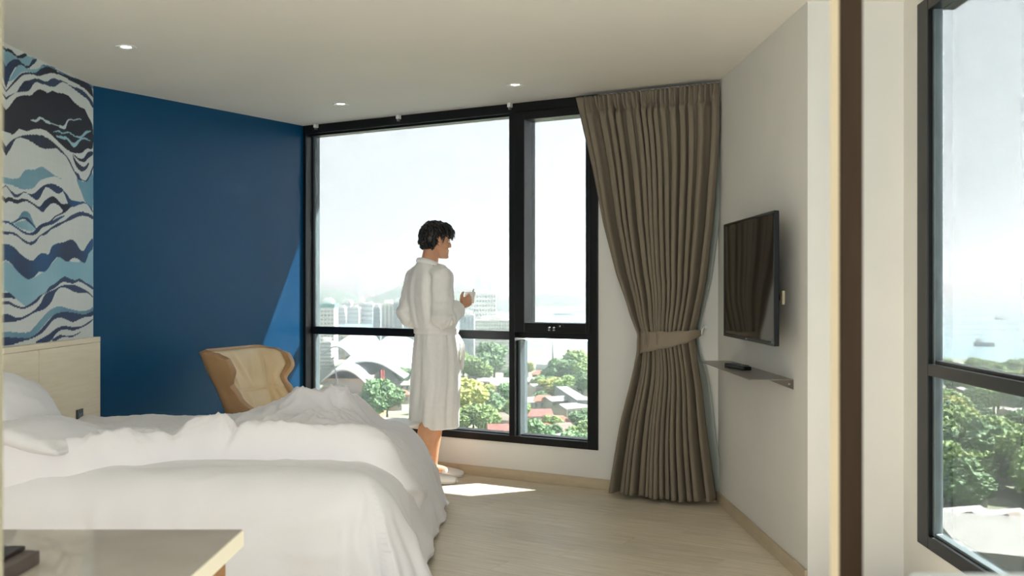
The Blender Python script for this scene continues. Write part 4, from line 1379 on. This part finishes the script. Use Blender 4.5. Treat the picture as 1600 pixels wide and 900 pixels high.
# slippers: sole and closed toe cap
for a, ft, fl_ in (FR, FL):
    b = MB()
    sole = []
    for x, w in ((-.085, .018), (-.075, .032), (-.04, .040), (.02, .041), (.09, .048), (.15, .047), (.19, .034), (.205, .014)):
        sole.append((x, w))
    up_ = [a + ft * x + fl_ * w for x, w in sole] + [a + ft * x - fl_ * w for x, w in sole[::-1]]
    b.prism([(p.x, p.y) for p in up_][::-1], .001, .017)
    sl = b.build('slipper', M_slip, man, bevel=.004)
    b = MB()
    rg = []
    for x, w, h in ((.045, .048, .062), (.08, .051, .060), (.12, .052, .050), (.16, .046, .040), (.19, .033, .030), (.205, .012, .018)):
        rg.append([a + ft * (x + .006 * math.sin(math.pi * j / 12)) + fl_ * (w * math.cos(math.pi * j / 12)) + Vector((0, 0, .012 + h * math.sin(math.pi * j / 12) ** .8)) for j in range(13)])
    b.loft(rg, cap=False, closed=False)
    b.build('toe_cap', M_slip, sl, solid=.004)

# cup with a spoon standing in it
cup = thing('cup', 'small white cup in the hand of the man', 'cup', tuple(cup_c))
b = MB(); cb_ = cup_c + Vector((0, 0, -.042))
b.disc_stack(tuple(cb_), [(.002, .004), (.022, .0), (.026, .004), (.033, .035), (.036, .078), (.0365, .080), (.034, .078), (.031, .036), (.024, .010), (.002, .008)], 28)
b.build('cup_body', mat('white_porcelain', (238, 236, 232), .2, spec=.6), cup)
b = MB()
hd_ = (Pf * .6 - Pl * -.8).normalized()
b.tube([cb_ + hd_ * .034 + Vector((0, 0, .066)), cb_ + hd_ * .055 + Vector((0, 0, .062)), cb_ + hd_ * .060 + Vector((0, 0, .042)), cb_ + hd_ * .048 + Vector((0, 0, .025)), cb_ + hd_ * .032 + Vector((0, 0, .022))], .004, 8)
b.build('cup_handle', MATS['white_porcelain'], cup)
sp = thing('spoon', 'dark metal spoon handle standing up from the cup', 'spoon', tuple(cup_c))
b = MB(); b.tube([cb_ + Vector((.012, .005, .015)), cb_ + Vector((.016, .0, .08)), cb_ + Vector((.022, -.002, .102))], [.0028, .0028, .0036], 8); b.build('handle', mat('dark_steel', (60, 60, 58), .3, metal=.7), sp)
b = MB(); b.ball(cb_ + Vector((.010, .006, .016)), (.009, .007, .006), 10, 8); b.build('bowl', MATS['dark_steel'], sp)
# ------------------------------------------------------------------ outside: ground, sea, hills, city, trees
GZ = -55.0
def gpt(px, py, z=GZ):
    """point at height z on the line of sight through a pixel (used to find where far things stand)"""
    y = (CAM_Z - z) * F_PX / (py - 450.0)
    return (px - 800.0) / F_PX * y, y
def xat(px, y): return (px - 800.0) / F_PX * y
def zat(py, y): return CAM_Z + (450.0 - py) * y / F_PX

M_land = mat('town_ground', (96, 110, 78), 0.9, rgb2=(140, 136, 122), scale=.018, detail=8)
M_sea = mat('hazy_sea', (96, 138, 150), 0.25, rgb2=(130, 166, 172), scale=.004, spec=.5)
M_hill = mat('wooded_hill', (44, 76, 62), 0.9, rgb2=(60, 92, 74), scale=.01)
b = MB(); b.prism([(-9000, 120), (9000, 120), (9000, 1050), (2500, 1000), (380, 760), (330, 900), (120, 1000), (20, 960), (-60, 1120), (-700, 1450), (-9000, 1700)], GZ - 3, GZ)
struct(b.build('ground', M_land), 'low town ground far below the windows')
b = MB(); b.prism([(-16000, 500), (16000, 500), (16000, 26000), (-16000, 26000)], GZ - 6, GZ - .6)
struct(b.build('sea', M_sea), 'pale hazy bay and open sea')
b = MB(); b.prism([(-9000, 2300), (-200, 2500), (700, 2750), (900, 3400), (500, 7000), (-9000, 7000)], GZ - 3, GZ + .4)
struct(b.build('far_shore', M_land), 'far shore of the bay below the skyline')

def hill(x0, x1, y, prof, depth, label, name='hill'):
    n = 60
    P = []
    for j in range(9):
        v = -1 + 2 * j / 8
        row = []
        for i in range(n + 1):
            t = i / n
            h = float(np.interp(t, [q[0] for q in prof], [q[1] for q in prof]))
            h = h * (1 - v * v) ** .7 * (1 + .10 * n3(t * 14, v * 3, y * .01)) + 3 * n3(t * 40, v * 4, 2)
            row.append(Vector((x0 + (x1 - x0) * t, y + v * depth + 30 * n3(t * 6, v, 3), GZ - 2 + max(0, h))))
        P.append(row)
    o = MB().grid(P, flip=True).build(name, M_hill)
    return struct(o, label)
y = 3000
hill(xat(380, y), xat(585, y), y, [(0, 20), (.2, 55), (.55, 62), (.75, 52), (1, 5)], 260, 'low wooded hill behind the bay')
y = 2850
hill(xat(545, y), xat(815, y), y, [(0, 5), (.15, 36), (.33, 66), (.45, 68), (.62, 50), (.8, 36), (1, 8)], 300, 'wooded hill rising behind the man')
y = 3300
hill(xat(770, y), xat(1050, y), y, [(0, 10), (.15, 36), (.35, 40), (.6, 24), (1, 18)], 250, 'low wooded headland across the bay')
y = 9000
hill(xat(1400, y), xat(1900, y), y, [(0, 20), (.25, 80), (.36, 74), (.5, 92), (.62, 82), (.8, 100), (1, 60)], 500, 'faint island hills on the sea horizon')

# towers ---------------------------------------------------------------
M_tw = [mat('tower_white', (222, 222, 216), .6, var=.03, scale=.05), mat('tower_grey', (176, 184, 186), .5, var=.04, scale=.05), mat('tower_beige', (206, 194, 174), .6, var=.03, scale=.05), mat('tower_bluish', (150, 170, 180), .35, var=.04, scale=.05)]
M_win = mat('tower_window_band', (140, 158, 166), .2, spec=.6)
M_teal = mat('teal_roof', (92, 150, 146), .6)
def tower(name, label, px0, px1, ptop, y, depth, mi, nb=0, nv=0, rot=0.0, roof=None, group=None, cat='building', base=GZ):
    x0, x1, zt = xat(px0, y), xat(px1, y), zat(ptop, y)
    cx, w = (x0 + x1) / 2, (x1 - x0)
    t = thing(name, label, cat, (cx, y + depth / 2, base), group)
    c, s = math.cos(rot), math.sin(rot)
    def q(x, yy): return (cx + x * c - yy * s, y + depth / 2 + x * s + yy * c)
    def bx(mb, a0, a1, b0, b1, z0, z1):
        p = [q(a0, b0), q(a1, b0), q(a1, b1), q(a0, b1)]
        mb.hexa([(X, Y, z0) for X, Y in p] + [(X, Y, z1) for X, Y in p])
    m = MB(); bx(m, -w / 2, w / 2, -depth / 2, depth / 2, base, zt); m.build('shaft', M_tw[mi], t)
    H_ = zt - base
    if nb:
        m = MB()
        for k in range(nb):
            z = base + H_ * (k + .62) / nb
            hh = H_ / nb * .42
            if nv:
                for i in range(nv):
                    a = -w / 2 + w * (i + .18) / nv; a1 = a + w / nv * .64
                    bx(m, a, a1, -depth / 2 - .25, -depth / 2 + .2, z - hh, z)
            else:
                bx(m, -w / 2 - .25, w / 2 + .25, -depth / 2 - .25, depth / 2 + .25, z - hh, z)
        g = m.build('window', M_win, t); g['kind'] = 'stuff'
    elif nv:
        m = MB()
        for i in range(nv):
            a = -w / 2 + w * (i + .25) / nv
            bx(m, a, a + w / nv * .45, -depth / 2 - .3, -depth / 2 + .2, base + 4, zt - 2)
        g = m.build('window', M_win, t); g['kind'] = 'stuff'
    m = MB(); bx(m, -w * .3, w * .3, -depth * .3, depth * .3, zt, zt + max(2.5, w * .10)); m.build('roof_house', M_tw[0], t)
    if roof:
        m = MB(); bx(m, -w / 2 - .6, w / 2 + .6, -depth / 2 - .6, depth / 2 + .6, zt - 2.2, zt + .6); m.build('roof', roof, t)
    return t
tower('hotel_tower', 'long white slab block with a window grid behind the hand', 735, 775, 459, 740, 16, 0, 16, 9)
tower('hotel_tower', 'broad white tower with a balcony grid below the rail', 742, 800, 500, 700, 16, 0, 15, 14)
tower('hotel_tower', 'slim pale tower standing left of the broad white one', 718, 741, 492, 720, 16, 1, 0, 4)
tower('apartment_tower', 'white tower with a teal roof by the window jamb', 500, 522, 476, 790, 18, 0, 14, 4, 0, M_teal)
tower('apartment_tower', 'white tower pair, taller front one left of the man', 596, 614, 474, 850, 18, 0, 0, 3)
tower('apartment_tower', 'narrow grey tower beside the white tower pair', 583, 593, 480, 860, 16, 3, 12, 0)
tower('apartment_tower', 'grey tower with dark corner bands nearest the man', 615, 629, 472, 840, 18, 1, 0, 2)
tower('apartment_tower', 'tall bluish tower half hidden by the man', 630, 652, 475, 820, 18, 3, 14, 4)
for i, (a, c_, tp, mi) in enumerate(((516, 533, 523, 1), (534, 549, 520, 2), (550, 566, 522, 1), (567, 583, 519, 2))):
    tower('terrace_block', ['grey block at the jamb end of the row behind the crane', 'beige block just left of the crane mast', 'grey block under the crane jib', 'beige block at the tower end of the crane row'][i], a, c_, tp, 830, 14, mi, 0, 3, 0, None, 'row of blocks behind the crane')
tower('apartment_tower', 'cream tower in the shade of the waist rail', 500, 517, 534, 740, 14, 0, 7, 0)
# low white waterfront buildings across the bay
for i, (a, c_, tp, bt) in enumerate(((503, 518, 468, 0), (534, 548, 471, 0), (552, 570, 473, 0), (560, 566, 468, 0), (570, 582, 474, 0), (528, 538, 480, 2), (545, 560, 480, 2), (585, 598, 478, 0))):
    tower('waterfront_block', ['white block across the bay nearest the window jamb', 'white block across the bay left of the lone hill tower', 'widest white block across the bay under the lone hill tower', 'taller narrow white block rising out of the wide one across the bay', 'white block across the bay at the towers end', 'small beige block across the bay near the jamb', 'small beige block across the bay below the lone hill tower', 'white block across the bay just behind the tower pair'][i], a, c_, tp, 1750 - i * 12 + (90 if i == 3 else 0), 30, bt, 4, 0, 0, None, 'white blocks across the bay')
# far skyline
sk = [(552, 560, 440, 3), (740, 752, 423, 3), (761, 769, 435, 3), (748, 757, 442, 1), (729, 738, 446, 1), (712, 722, 441, 1), (722, 729, 448, 1), (772, 782, 449, 1),
      (828, 834, 451, 1), (836, 843, 455, 0), (848, 852, 454, 1), (858, 864, 456, 0), (880, 884, 448, 0), (886, 895, 451, 1), (897, 903, 454, 0), (905, 915, 452, 1), (866, 873, 455, 1), (590, 597, 452, 1), (576, 583, 449, 0), (540, 547, 449, 1)]
ORD = ['first', 'second', 'third', 'fourth', 'fifth', 'sixth', 'seventh', 'eighth', 'ninth', 'tenth']
sk_pane = sorted([q for q in sk if q[0] > 820]); sk_mid = sorted([q for q in sk if 700 < q[0] < 800 and q[2] > 436]); sk_left = sorted([q for q in sk if q[0] < 700 and q[2] > 441 or q[0] == 540])
for i, (a, c_, tp, mi) in enumerate(sk):
    q = (a, c_, tp, mi)
    lab = 'hazy skyline tower behind the bay hill'
    if q in sk_pane: lab = ORD[sk_pane.index(q)] + ' hazy skyline tower seen in the casement pane, counted from the mullion'
    elif q in sk_mid: lab = ORD[sk_mid.index(q)] + ' lower skyline block around the cup, counted from the robe sleeve'
    elif q in sk_left: lab = ORD[sk_left.index(q)] + ' small skyline tower behind the hill, counted from the blue wall'
    g = 'distant skyline towers'
    if i == 1: lab, g = 'tallest hazy blue tower on the skyline above the hand', None
    if i == 0: lab, g = 'lone hazy tower above the hill by the blue wall', None
    if i == 2: lab, g = 'second tallest hazy skyline tower, right of the tallest', None
    tower('skyscraper', lab, a, c_, tp, 3900 + 90 * (i % 5), 30, mi, 0, 0, 0, None, g)

# white curved-roof mall -------------------------------------------------
M_mem = mat('white_membrane_roof', (168, 176, 180), .5, var=.03, scale=.05)
M_conc = mat('pale_concrete', (160, 158, 152), .8, var=.06, scale=.08)
M_terra = mat('orange_soil', (188, 126, 84), .9, rgb2=(200, 146, 100), scale=.1)
mx, my = gpt(560, 606)
mall = thing('shopping_mall', 'big white mall with sweeping curved membrane roofs', 'building', (mx, my, GZ))
def mroof(px0, px1, py_f, py_b, h, sag, name='roof_sheet'):
    y0, y1 = gpt(600, py_f)[1], gpt(600, py_b)[1]
    P = []
    for i in range(25):
        t = i / 24
        row = []
        for j in range(9):
            v = j / 8
            y = y0 + (y1 - y0) * v
            x = xat(px0 + (px1 - px0) * t, y0) + .0
            row.append(Vector((x, y, GZ + h + sag * math.sin(t * math.pi * 1.0 + v * .8) - 6 * t + 3 * v)))
        P.append(row)
    MB().grid(P, flip=True).build(name, M_mem, mall, solid=-.8)
mroof(500, 585, 628, 588, 10, 9)
mroof(535, 632, 618, 572, 15, 6)
mroof(500, 560, 600, 570, 17, 8)
m = MB(); y0 = gpt(560, 626)[1]; m.box(xat(505, y0), xat(575, y0), y0, y0 + 45, GZ, GZ + 11); m.build('wall', M_conc, mall)
m = MB()
for k in range(9):
    x = xat(508 + 7.3 * k, y0); m.box(x, x + 2.0, y0 - .3, y0 + .1, GZ + 4, GZ + 9)
g = m.build('window', M_win, mall); g['kind'] = 'stuff'
m = MB(); y0 = gpt(600, 590)[1]; m.box(xat(540, y0), xat(630, y0), y0, y0 + 60, GZ, GZ + 13); m.build('wall', M_conc, mall)
m = MB(); y1 = gpt(560, 655)[1]; m.box(xat(485, y1), xat(592, y1), y1, 514, GZ, GZ + 2.5)
tag(m.build('soil_terrace', M_terra), 'orange soil terrace in front of the white mall', 'terrace')

# construction crane, masts ---------------------------------------------
M_or = mat('orange_crane_paint', (206, 150, 78), .5)
cy = 780; cxp = xat(549, cy)
cr = thing('tower_crane', 'orange tower crane before the row of blocks', 'crane', (cxp, cy, GZ))
def lattice(mb, p, q, w, n):
    p, q = Vector(p), Vector(q); d = (q - p)
    u = Vector((0, 1, 0)) * w; s = d.normalized().cross(Vector((0, 1, 0))) * w
    cs = [u + s, u - s, -u - s, -u + s]
    for c in cs: mb.tube([p + c, q + c], w * .16, 4, smooth=False)
    for i in range(n):
        a, b_ = p + d * (i / n), p + d * ((i + 1) / n)
        for k in range(4):
            mb.tube([a + cs[k], b_ + cs[(k + 1) % 4]], w * .11, 4, smooth=False)
m = MB(); lattice(m, (cxp, cy, GZ), (cxp, cy, zat(545, cy)), .9, 14); m.build('mast', M_or, cr)
m = MB(); lattice(m, (cxp - 6, cy, zat(549, cy)), (xat(582, cy), cy, zat(543, cy)), .7, 14); m.build('jib', M_or, cr)
m = MB(); m.box(cxp - 8, cxp - 4.5, cy - 1.2, cy + 1.2, zat(549, cy) - 2.6, zat(549, cy) + 1); m.build('counterweight', M_conc, cr)
y = gpt(598, 627)[1]; x = xat(598, y)
t = thing('crane_mast', 'thin red lattice mast in front of the mall', 'mast', (x, y, GZ))
m = MB(); lattice(m, (x, y, GZ), (x, y, zat(578, y)), .7, 16); m.build('mast', mat('red_mast_paint', (204, 92, 84), .5), t)
y = gpt(533, 640)[1]
t = thing('light_pole', 'leaning dark pole beside the orange terrace', 'pole', (xat(531, y), y, GZ))
m = MB(); m.tube([(xat(531, y), y, GZ), (xat(525, y), y, zat(585, y)), (xat(520, y), y, zat(560, y))], [.5, .35, .2], 8); m.build('shaft', mat('dark_pole', (84, 92, 96), .5), t)
y = 640
t = thing('water_tower', 'thin grey telecom mast above the waterfront sheds', 'mast', (xat(864, y), y, GZ))
m = MB(); m.tube([(xat(864, y), y, GZ), (xat(864, y), y, zat(532, y))], [1.2, .4], 8); m.build('shaft', M_tw[1], t)

# waterfront sheds in the lower right pane ------------------------------
for i, (a, c_, tp, y, mi) in enumerate(((838, 866, 569, 720, 1), (866, 888, 565, 735, 3), (884, 912, 561, 750, 3), (910, 940, 563, 745, 1), (872, 884, 561, 760, 2))):
    tower('waterfront_shed', ['grey block at the mullion end of the waterfront row', 'bluish block second from the mullion along the waterfront', 'longest bluish block in the middle of the waterfront row', 'grey block at the curtain end of the waterfront row', 'small beige rooftop peeping over the waterfront row'][i], a, c_, tp, y, 20, mi, 4, 6, 0, None, 'waterfront row by the bay')
for i, (px, py, L) in enumerate(((880, 492, 32), (1539, 540, 30), (1562, 499, 14), (912, 487, 16))):
    x, y = gpt(px, py)
    t = thing('cargo_ship', ['long low barge on the bay in the casement view', 'low dark ship on the open sea in the side window', 'tiny ship further out on the open sea', 'small barge right of the long one in the bay'][i], 'ship', (x, y, GZ), 'ships on the bay')
    l = L * y / F_PX
    m = MB(); m.prism([(x - l / 2, y - 4), (x + l * .4, y - 4), (x + l / 2, y), (x + l * .4, y + 4), (x - l / 2, y + 4)], GZ - .6, GZ + 3); m.build('hull', mat('dark_hull', (74, 92, 98), .5), t)
    m = MB(); m.box(x - l * .42, x - l * .25, y - 3, y + 3, GZ + 3, GZ + 7); m.build('deck_house', M_tw[0], t)

def region(x, y):
    a, d = math.degrees(math.atan2(x, y)), math.hypot(x, y)
    if a > 12:
        return ('close below the side window' if d < 330 else 'in the middle distance beyond the side window' if d < 480 else 'far off toward the sea beyond the side window') + (', jamb side' if a < 24.5 else ', mullion side')
    if a < -6: return 'beyond the left pane, ' + ('near the sill' if d < 420 else 'further off')
    if a < 0.3: return 'beyond the pane beside the robe, ' + ('near the sill' if d < 420 else 'halfway up' if d < 540 else 'far off')
    return 'beyond the small lower pane, ' + ('near the sill' if d < 420 else 'halfway up' if d < 540 else 'far off')
# houses ------------------------------------------------------------------
hr2 = random.Random(5)
ROOF = [mat('terracotta_tiles', (142, 92, 72), .8, var=.12, scale=.6), mat('grey_sheet_roof', (136, 136, 132), .6, var=.08, scale=.5), mat('white_sheet_roof', (180, 180, 174), .6, var=.05, scale=.5), mat('rust_red_roof', (126, 76, 66), .8, var=.12, scale=.6), mat('brown_grey_tiles', (116, 104, 94), .8, var=.10, scale=.6)]
M_hw = mat('house_render', (176, 172, 162), .8, var=.05, scale=.4)
M_hglass = mat('house_window', (70, 84, 92), .2)
def house_proto(ri, w, d, h, rh, hip):
    r = bpy.data.objects.new('house', None); COL.objects.link(r)
    m = MB(); m.box(-w / 2, w / 2, -d / 2, d / 2, 0, h); m.build('wall', M_hw, r)
    m = MB(); e_ = .8; k = w * .3 if hip else 0
    a, bb = w / 2 + e_, d / 2 + e_
    v = [(-a, -bb, h - .2), (a, -bb, h - .2), (a, bb, h - .2), (-a, bb, h - .2), (-a + k, 0, h + rh), (a - k, 0, h + rh), (-a, -bb, h - .5), (a, -bb, h - .5), (a, bb, h - .5), (-a, bb, h - .5)]
    m.add(v, [(0, 1, 5, 4), (2, 3, 4, 5), (1, 2, 5), (3, 0, 4), (0, 6, 7, 1), (1, 7, 8, 2), (2, 8, 9, 3), (3, 9, 6, 0), (9, 8, 7, 6)])
    m.build('roof', ROOF[ri], r)
    n = max(2, int(w / 3.5))
    for i in range(n):
        m = MB(); x = -w / 2 + w * (i + .5) / n; m.box(x - .7, x + .7, -d / 2 - .06, -d / 2 + .05, h * .35, h * .78); m.build('window', M_hglass, r)
    return r
protos = []
for ri, w, d, h, rh, hip in ((0, 16, 11, 6.5, 3.2, True), (1, 26, 15, 7, 2.2, False), (2, 20, 13, 6, 2.4, False), (3, 18, 12, 6, 3.4, False), (4, 15, 12, 6.5, 3.5, True), (2, 32, 18, 9, 2.0, False)):
    protos.append(house_proto(ri, w, d, h, rh, hip))
HS = ['terracotta hip roofed house', 'grey sheet roofed building', 'white roofed house', 'rust red gabled house', 'brown grey hip roofed house', 'wide white roofed warehouse']
HG = ['terracotta roofed houses', 'grey roofed buildings', 'white roofed houses', 'rust red roofed houses', 'brown grey roofed houses', 'white roofed warehouses']
used = [False] * 6
occ = []
def put_house(k, x, y, rz, sc=1.0):
    lab = HS[k] + ' ' + region(x, y)
    occ.append((x, y, 11 * sc if k not in (1, 5) else 16 * sc))
    if not used[k]:
        used[k] = True
        o = protos[k]; o.location = (x, y, GZ); o.rotation_euler = (0, 0, rz); o.scale = (sc, sc, sc)
        tag(o, lab, 'house', HG[k])
        return o
    return copy_tree(protos[k], (x, y, GZ), rz, (sc, sc, sc), lab, HG[k])
# seen spots
for px, py, k, rz in ((862, 622, 5, .35), (880, 640, 1, .5), (850, 640, 0, .1), (836, 664, 3, .2), (868, 676, 0, .1), (900, 652, 1, .6), (778, 672, 4, .1), (790, 690, 3, .1), (770, 636, 2, .1), (786, 612, 2, .2), (828, 606, 2, .3),
                      (846, 596, 0, 0), (905, 618, 2, .4), (772, 608, 1, 0), (830, 640, 2, .6), (915, 672, 4, .3), (745, 598, 4, .1), (732, 640, 2, .3), (845, 690, 0, .1), (880, 690, 4, .2), (620, 612, 2, .1), (622, 630, 0, .1), (610, 640, 4, .1),
                      (1484, 676, 2, .1), (1492, 730, 4, .5), (1486, 724, 1, .4), (1478, 762, 0, .2), (1560, 746, 3, .55), (1588, 738, 2, .6), (1500, 790, 2, .2), (1494, 612, 0, .2), (1480, 812, 4, .3), (1580, 838, 4, .7), (1560, 830, 1, .3), (1600, 660, 5, .2),
                      (1510, 604, 0, .2), (1490, 826, 1, .3)):
    x, y = gpt(px, py)
    put_house(k, x, y, rz, .7 if px < 1400 else .55)
for i in range(150):
    az = math.radians(hr2.choice((hr2.uniform(-13, 9), hr2.uniform(17, 33))))
    d = 300 + 420 * hr2.random()
    x, y = d * math.sin(az), d * math.cos(az)
    if any(math.hypot(x - a, y - c) < r + 16 for a, c, r in occ): continue
    if az < math.radians(-5.5) and d > 420: continue
    put_house(hr2.choice((0, 1, 1, 2, 2, 4, 4)), x, y, hr2.uniform(0, 1.2), hr2.uniform(.55, .85))
# flat white roof terrace nearest below the side window
y0, y1 = 215, 250
rt = thing('podium', 'pale flat roof deck directly below the side window', 'building', (105, 225, GZ))
m = MB(); m.prism([(88, 205), (165, 168), (172, 176), (112, 237), (96, 240)], GZ, GZ + 5); m.build('deck', mat('pale_roof_deck', (140, 140, 134), .8, rgb2=(124, 124, 118), scale=.2), rt)
m = MB(); m.prism([(118, 200), (124, 197), (127, 203), (121, 206)], GZ + 5, GZ + 6.5); m.build('roof_hatch', M_tw[1], rt)
# a straight grey road
m = MB(); a, b_ = gpt(862, 616), gpt(912, 652)
dv_ = Vector((b_[0] - a[0], b_[1] - a[1], 0)).normalized(); sd = Vector((-dv_.y, dv_.x, 0)) * 3
m.prism([(a[0] + sd.x, a[1] + sd.y), (a[0] - sd.x, a[1] - sd.y), (b_[0] - sd.x, b_[1] - sd.y), (b_[0] + sd.x, b_[1] + sd.y)], GZ + .0, GZ + 7.5)
tag(m.build('viaduct', mat('grey_road_deck', (128, 134, 136), .8)), 'straight raised grey road between the roofs', 'road')

# trees --------------------------------------------------------------------
M_leaf = [mat('leaf_green', (84, 116, 58), .75, rgb2=(134, 156, 86), scale=.7, per_object=.18, detail=8, bump=.6, bump_scale=2.5),
          mat('leaf_dark', (66, 102, 66), .75, rgb2=(108, 138, 86), scale=.7, per_object=.18, detail=8, bump=.6, bump_scale=2.5),
          mat('leaf_yellow', (132, 144, 62), .75, rgb2=(170, 170, 90), scale=.8, per_object=.15, detail=8, bump=.6, bump_scale=2.5)]
M_bark = mat('bark', (98, 82, 66), .9, var=.1)
tr_rng = random.Random(21)
def crown(seed, spread, height, n):
    bm = bmesh.new()
    r = random.Random(seed)
    for i in range(n):
        a = r.uniform(0, 6.283); q = spread * .62 * math.sqrt(r.random()) if i else 0
        cx, cy_, cz = q * math.cos(a), q * math.sin(a), height * (.45 + .5 * r.random() * (1 - q / spread * .7))
        rad = spread * r.uniform(.30, .48)
        res = bmesh.ops.create_icosphere(bm, subdivisions=4, radius=rad)
        for v in res['verts']:
            p = v.co
            k = 1 + .30 * mnoise.noise(Vector((p.x * .9 + seed, p.y * .9 + i, p.z * .9))) + .17 * mnoise.noise(Vector((p.x * 2.2, p.y * 2.2 + i, p.z * 2.2 + seed))) + .20 * mnoise.noise(Vector((p.x * 5.5, p.y * 5.5 + i, p.z * 5.5 + seed)))
            v.co = Vector((cx + p.x * k, cy_ + p.y * k, cz + p.z * k * .82))
    me = bpy.data.meshes.new('crown'); bm.to_mesh(me); bm.free()
    me.polygons.foreach_set('use_smooth', [False] * len(me.polygons))
    return me
TL = [('broadleaf_tree', 'mid green broadleaf tree among the roofs below', 'green broadleaf trees'), ('dark_tree', 'dark green rounded tree among the roofs below', 'dark rounded trees'), ('flowering_tree', 'yellow green tree among the roofs below', 'yellow green trees')]
tp = []
for k in range(9):
    mi = (0, 0, 0, 1, 1, 1, 2, 2, 0)[k]
    r = bpy.data.objects.new(TL[mi][0], None); COL.objects.link(r)
    me = crown(k * 13 + 3, 7.5 + (k % 3) * 1.2, 12 + (k % 4), 7)
    me.materials.append(M_leaf[mi])
    obj_from_mesh('crown', me, None, r)
    m = MB(); m.tube([(0, 0, 0), (.2, 0, 4), (0, .2, 8)], [.5, .4, .25], 7); m.build('trunk', M_bark, r)
    tp.append([r, mi, False])
ntree = 0
SHORT = ['green tree', 'dark round tree', 'yellow green tree']
def put_tree(k, x, y, sc, lab=None):
    global ntree
    ntree += 1
    r, mi, u = tp[k]
    lab = lab or SHORT[mi] + ' ' + region(x, y)
    rz = tr_rng.uniform(0, 6.28); s = (sc, sc, sc * tr_rng.uniform(.85, 1.15))
    if not u:
        tp[k][2] = True
        r.location = (x, y, GZ); r.rotation_euler = (0, 0, rz); r.scale = s
        tag(r, lab or TL[mi][1], 'tree', TL[mi][2]); return
    copy_tree(r, (x, y, GZ), rz, s, lab or TL[mi][1], TL[mi][2])
TLAB = ['biggest dark round tree at the foot of the broad white tower', 'dark round tree touching the biggest one, on its robe side', 'green tree directly below the hanging belt end', 'green tree in front of the two dark trees under the white tower',
 'upper yellow green tree beside the robe hem', 'lower yellow green tree by the window sill next to the robe', 'small green tree by the sill between robe and mullion', 'yellow green tree half hidden behind the robe hem', 'small dark tree beside the mullion, middle of the lower pane', 'smallest dark tree close to the mullion', 'dark tree just behind the lower mullion',
 'dark tree left of the road in the small lower pane', 'taller dark tree above the road in the small lower pane', 'green tree left of the jamb, upper half of the small lower pane', 'green tree touching the jamb in the small lower pane', 'dark tree at the far end of the raised road', 'lone green tree above the sill, middle of the small lower pane', 'dark tree at the sill corner of the small lower pane',
 'green tree behind the right frame of the small lower pane', 'little green tree among roofs near the mullion in the small lower pane', 'dark tree above the duvet heap, jamb side', 'dark tree above the duvet heap, second from the jamb', 'dark tree in front of the mall, lowest of the three', 'dark tree at the mall corner beside the robe', 'green tree behind the mall corner beside the robe', 'green tree just left of the robe over the duvet']
for (px, py, k, sc), tlab in zip(((772, 596, 3, 1.7), (757, 600, 4, 1.4), (724, 588, 0, 1.3), (740, 606, 1, 1.3), (722, 655, 6, 1.5), (730, 672, 7, 1.2), (748, 676, 2, .9), (712, 672, 7, 1.3), (712, 650, 0, 1.2), (760, 655, 5, .8), (775, 650, 4, .7), (795, 640, 3, 1.0), (870, 600, 5, 1.1),
                      (886, 604, 3, 1.2), (905, 600, 8, 1.4), (918, 606, 0, 1.3), (910, 622, 4, 1.0), (866, 681, 0, .7), (915, 676, 4, .8), (925, 650, 1, .7), (846, 612, 2, .6), (590, 650, 3, 1.1), (605, 655, 4, 1.0), (580, 656, 5, .9), (630, 610, 3, 1.0), (628, 595, 0, 1.0), (620, 652, 0, .9)), TLAB):
    x, y = gpt(px, py); put_tree(k, x, y, sc, tlab); occ.append((x, y, 3))
tries = 0
while ntree < 260 and tries < 6000:
    tries += 1
    if ntree < 72:
        az = math.radians(tr_rng.uniform(-12, 8)); d = 310 + 400 * tr_rng.random() ** .8
        if az < math.radians(-5) and d > 400: continue
    else:
        az = math.radians(tr_rng.uniform(18, 34)); d = 250 + 470 * tr_rng.random() ** 1.1
    x, y = d * math.sin(az), d * math.cos(az)
    if y < 196 or (y < 242 and x < 175 and x > 86): continue
    if any(math.hypot(x - a, y - c) < r * (.8 if d < 420 else .6) for a, c, r in occ): continue
    put_tree(tr_rng.choice((0, 1, 2, 3, 4, 5, 8, 0, 2, 6) if az > .3 else (0, 1, 3, 4, 5, 6, 7, 8)), x, y, tr_rng.uniform(.75, 1.3) * (1 if az > .3 else .72))
    occ.append((x, y, 5.5))

# haze ----------------------------------------------------------------------
b = MB(); b.box(-9000, 9000, 60, 16000, GZ - 8, 170)
hz = b.build('haze', None)
m = bpy.data.materials.new('sea_haze'); m.use_nodes = True; t = m.node_tree; t.nodes.clear()
vo = t.nodes.new('ShaderNodeOutputMaterial'); vs_ = t.nodes.new('ShaderNodeVolumeScatter')
vs_.inputs['Color'].default_value = (.80, .90, .93, 1); vs_.inputs['Density'].default_value = 1 / 2100.0; vs_.inputs['Anisotropy'].default_value = 0.66
t.links.new(vs_.outputs[0], vo.inputs['Volume'])
hz.data.materials.append(m)
tag(hz, 'bright hazy air over the town and the sea', None, None, 'stuff')
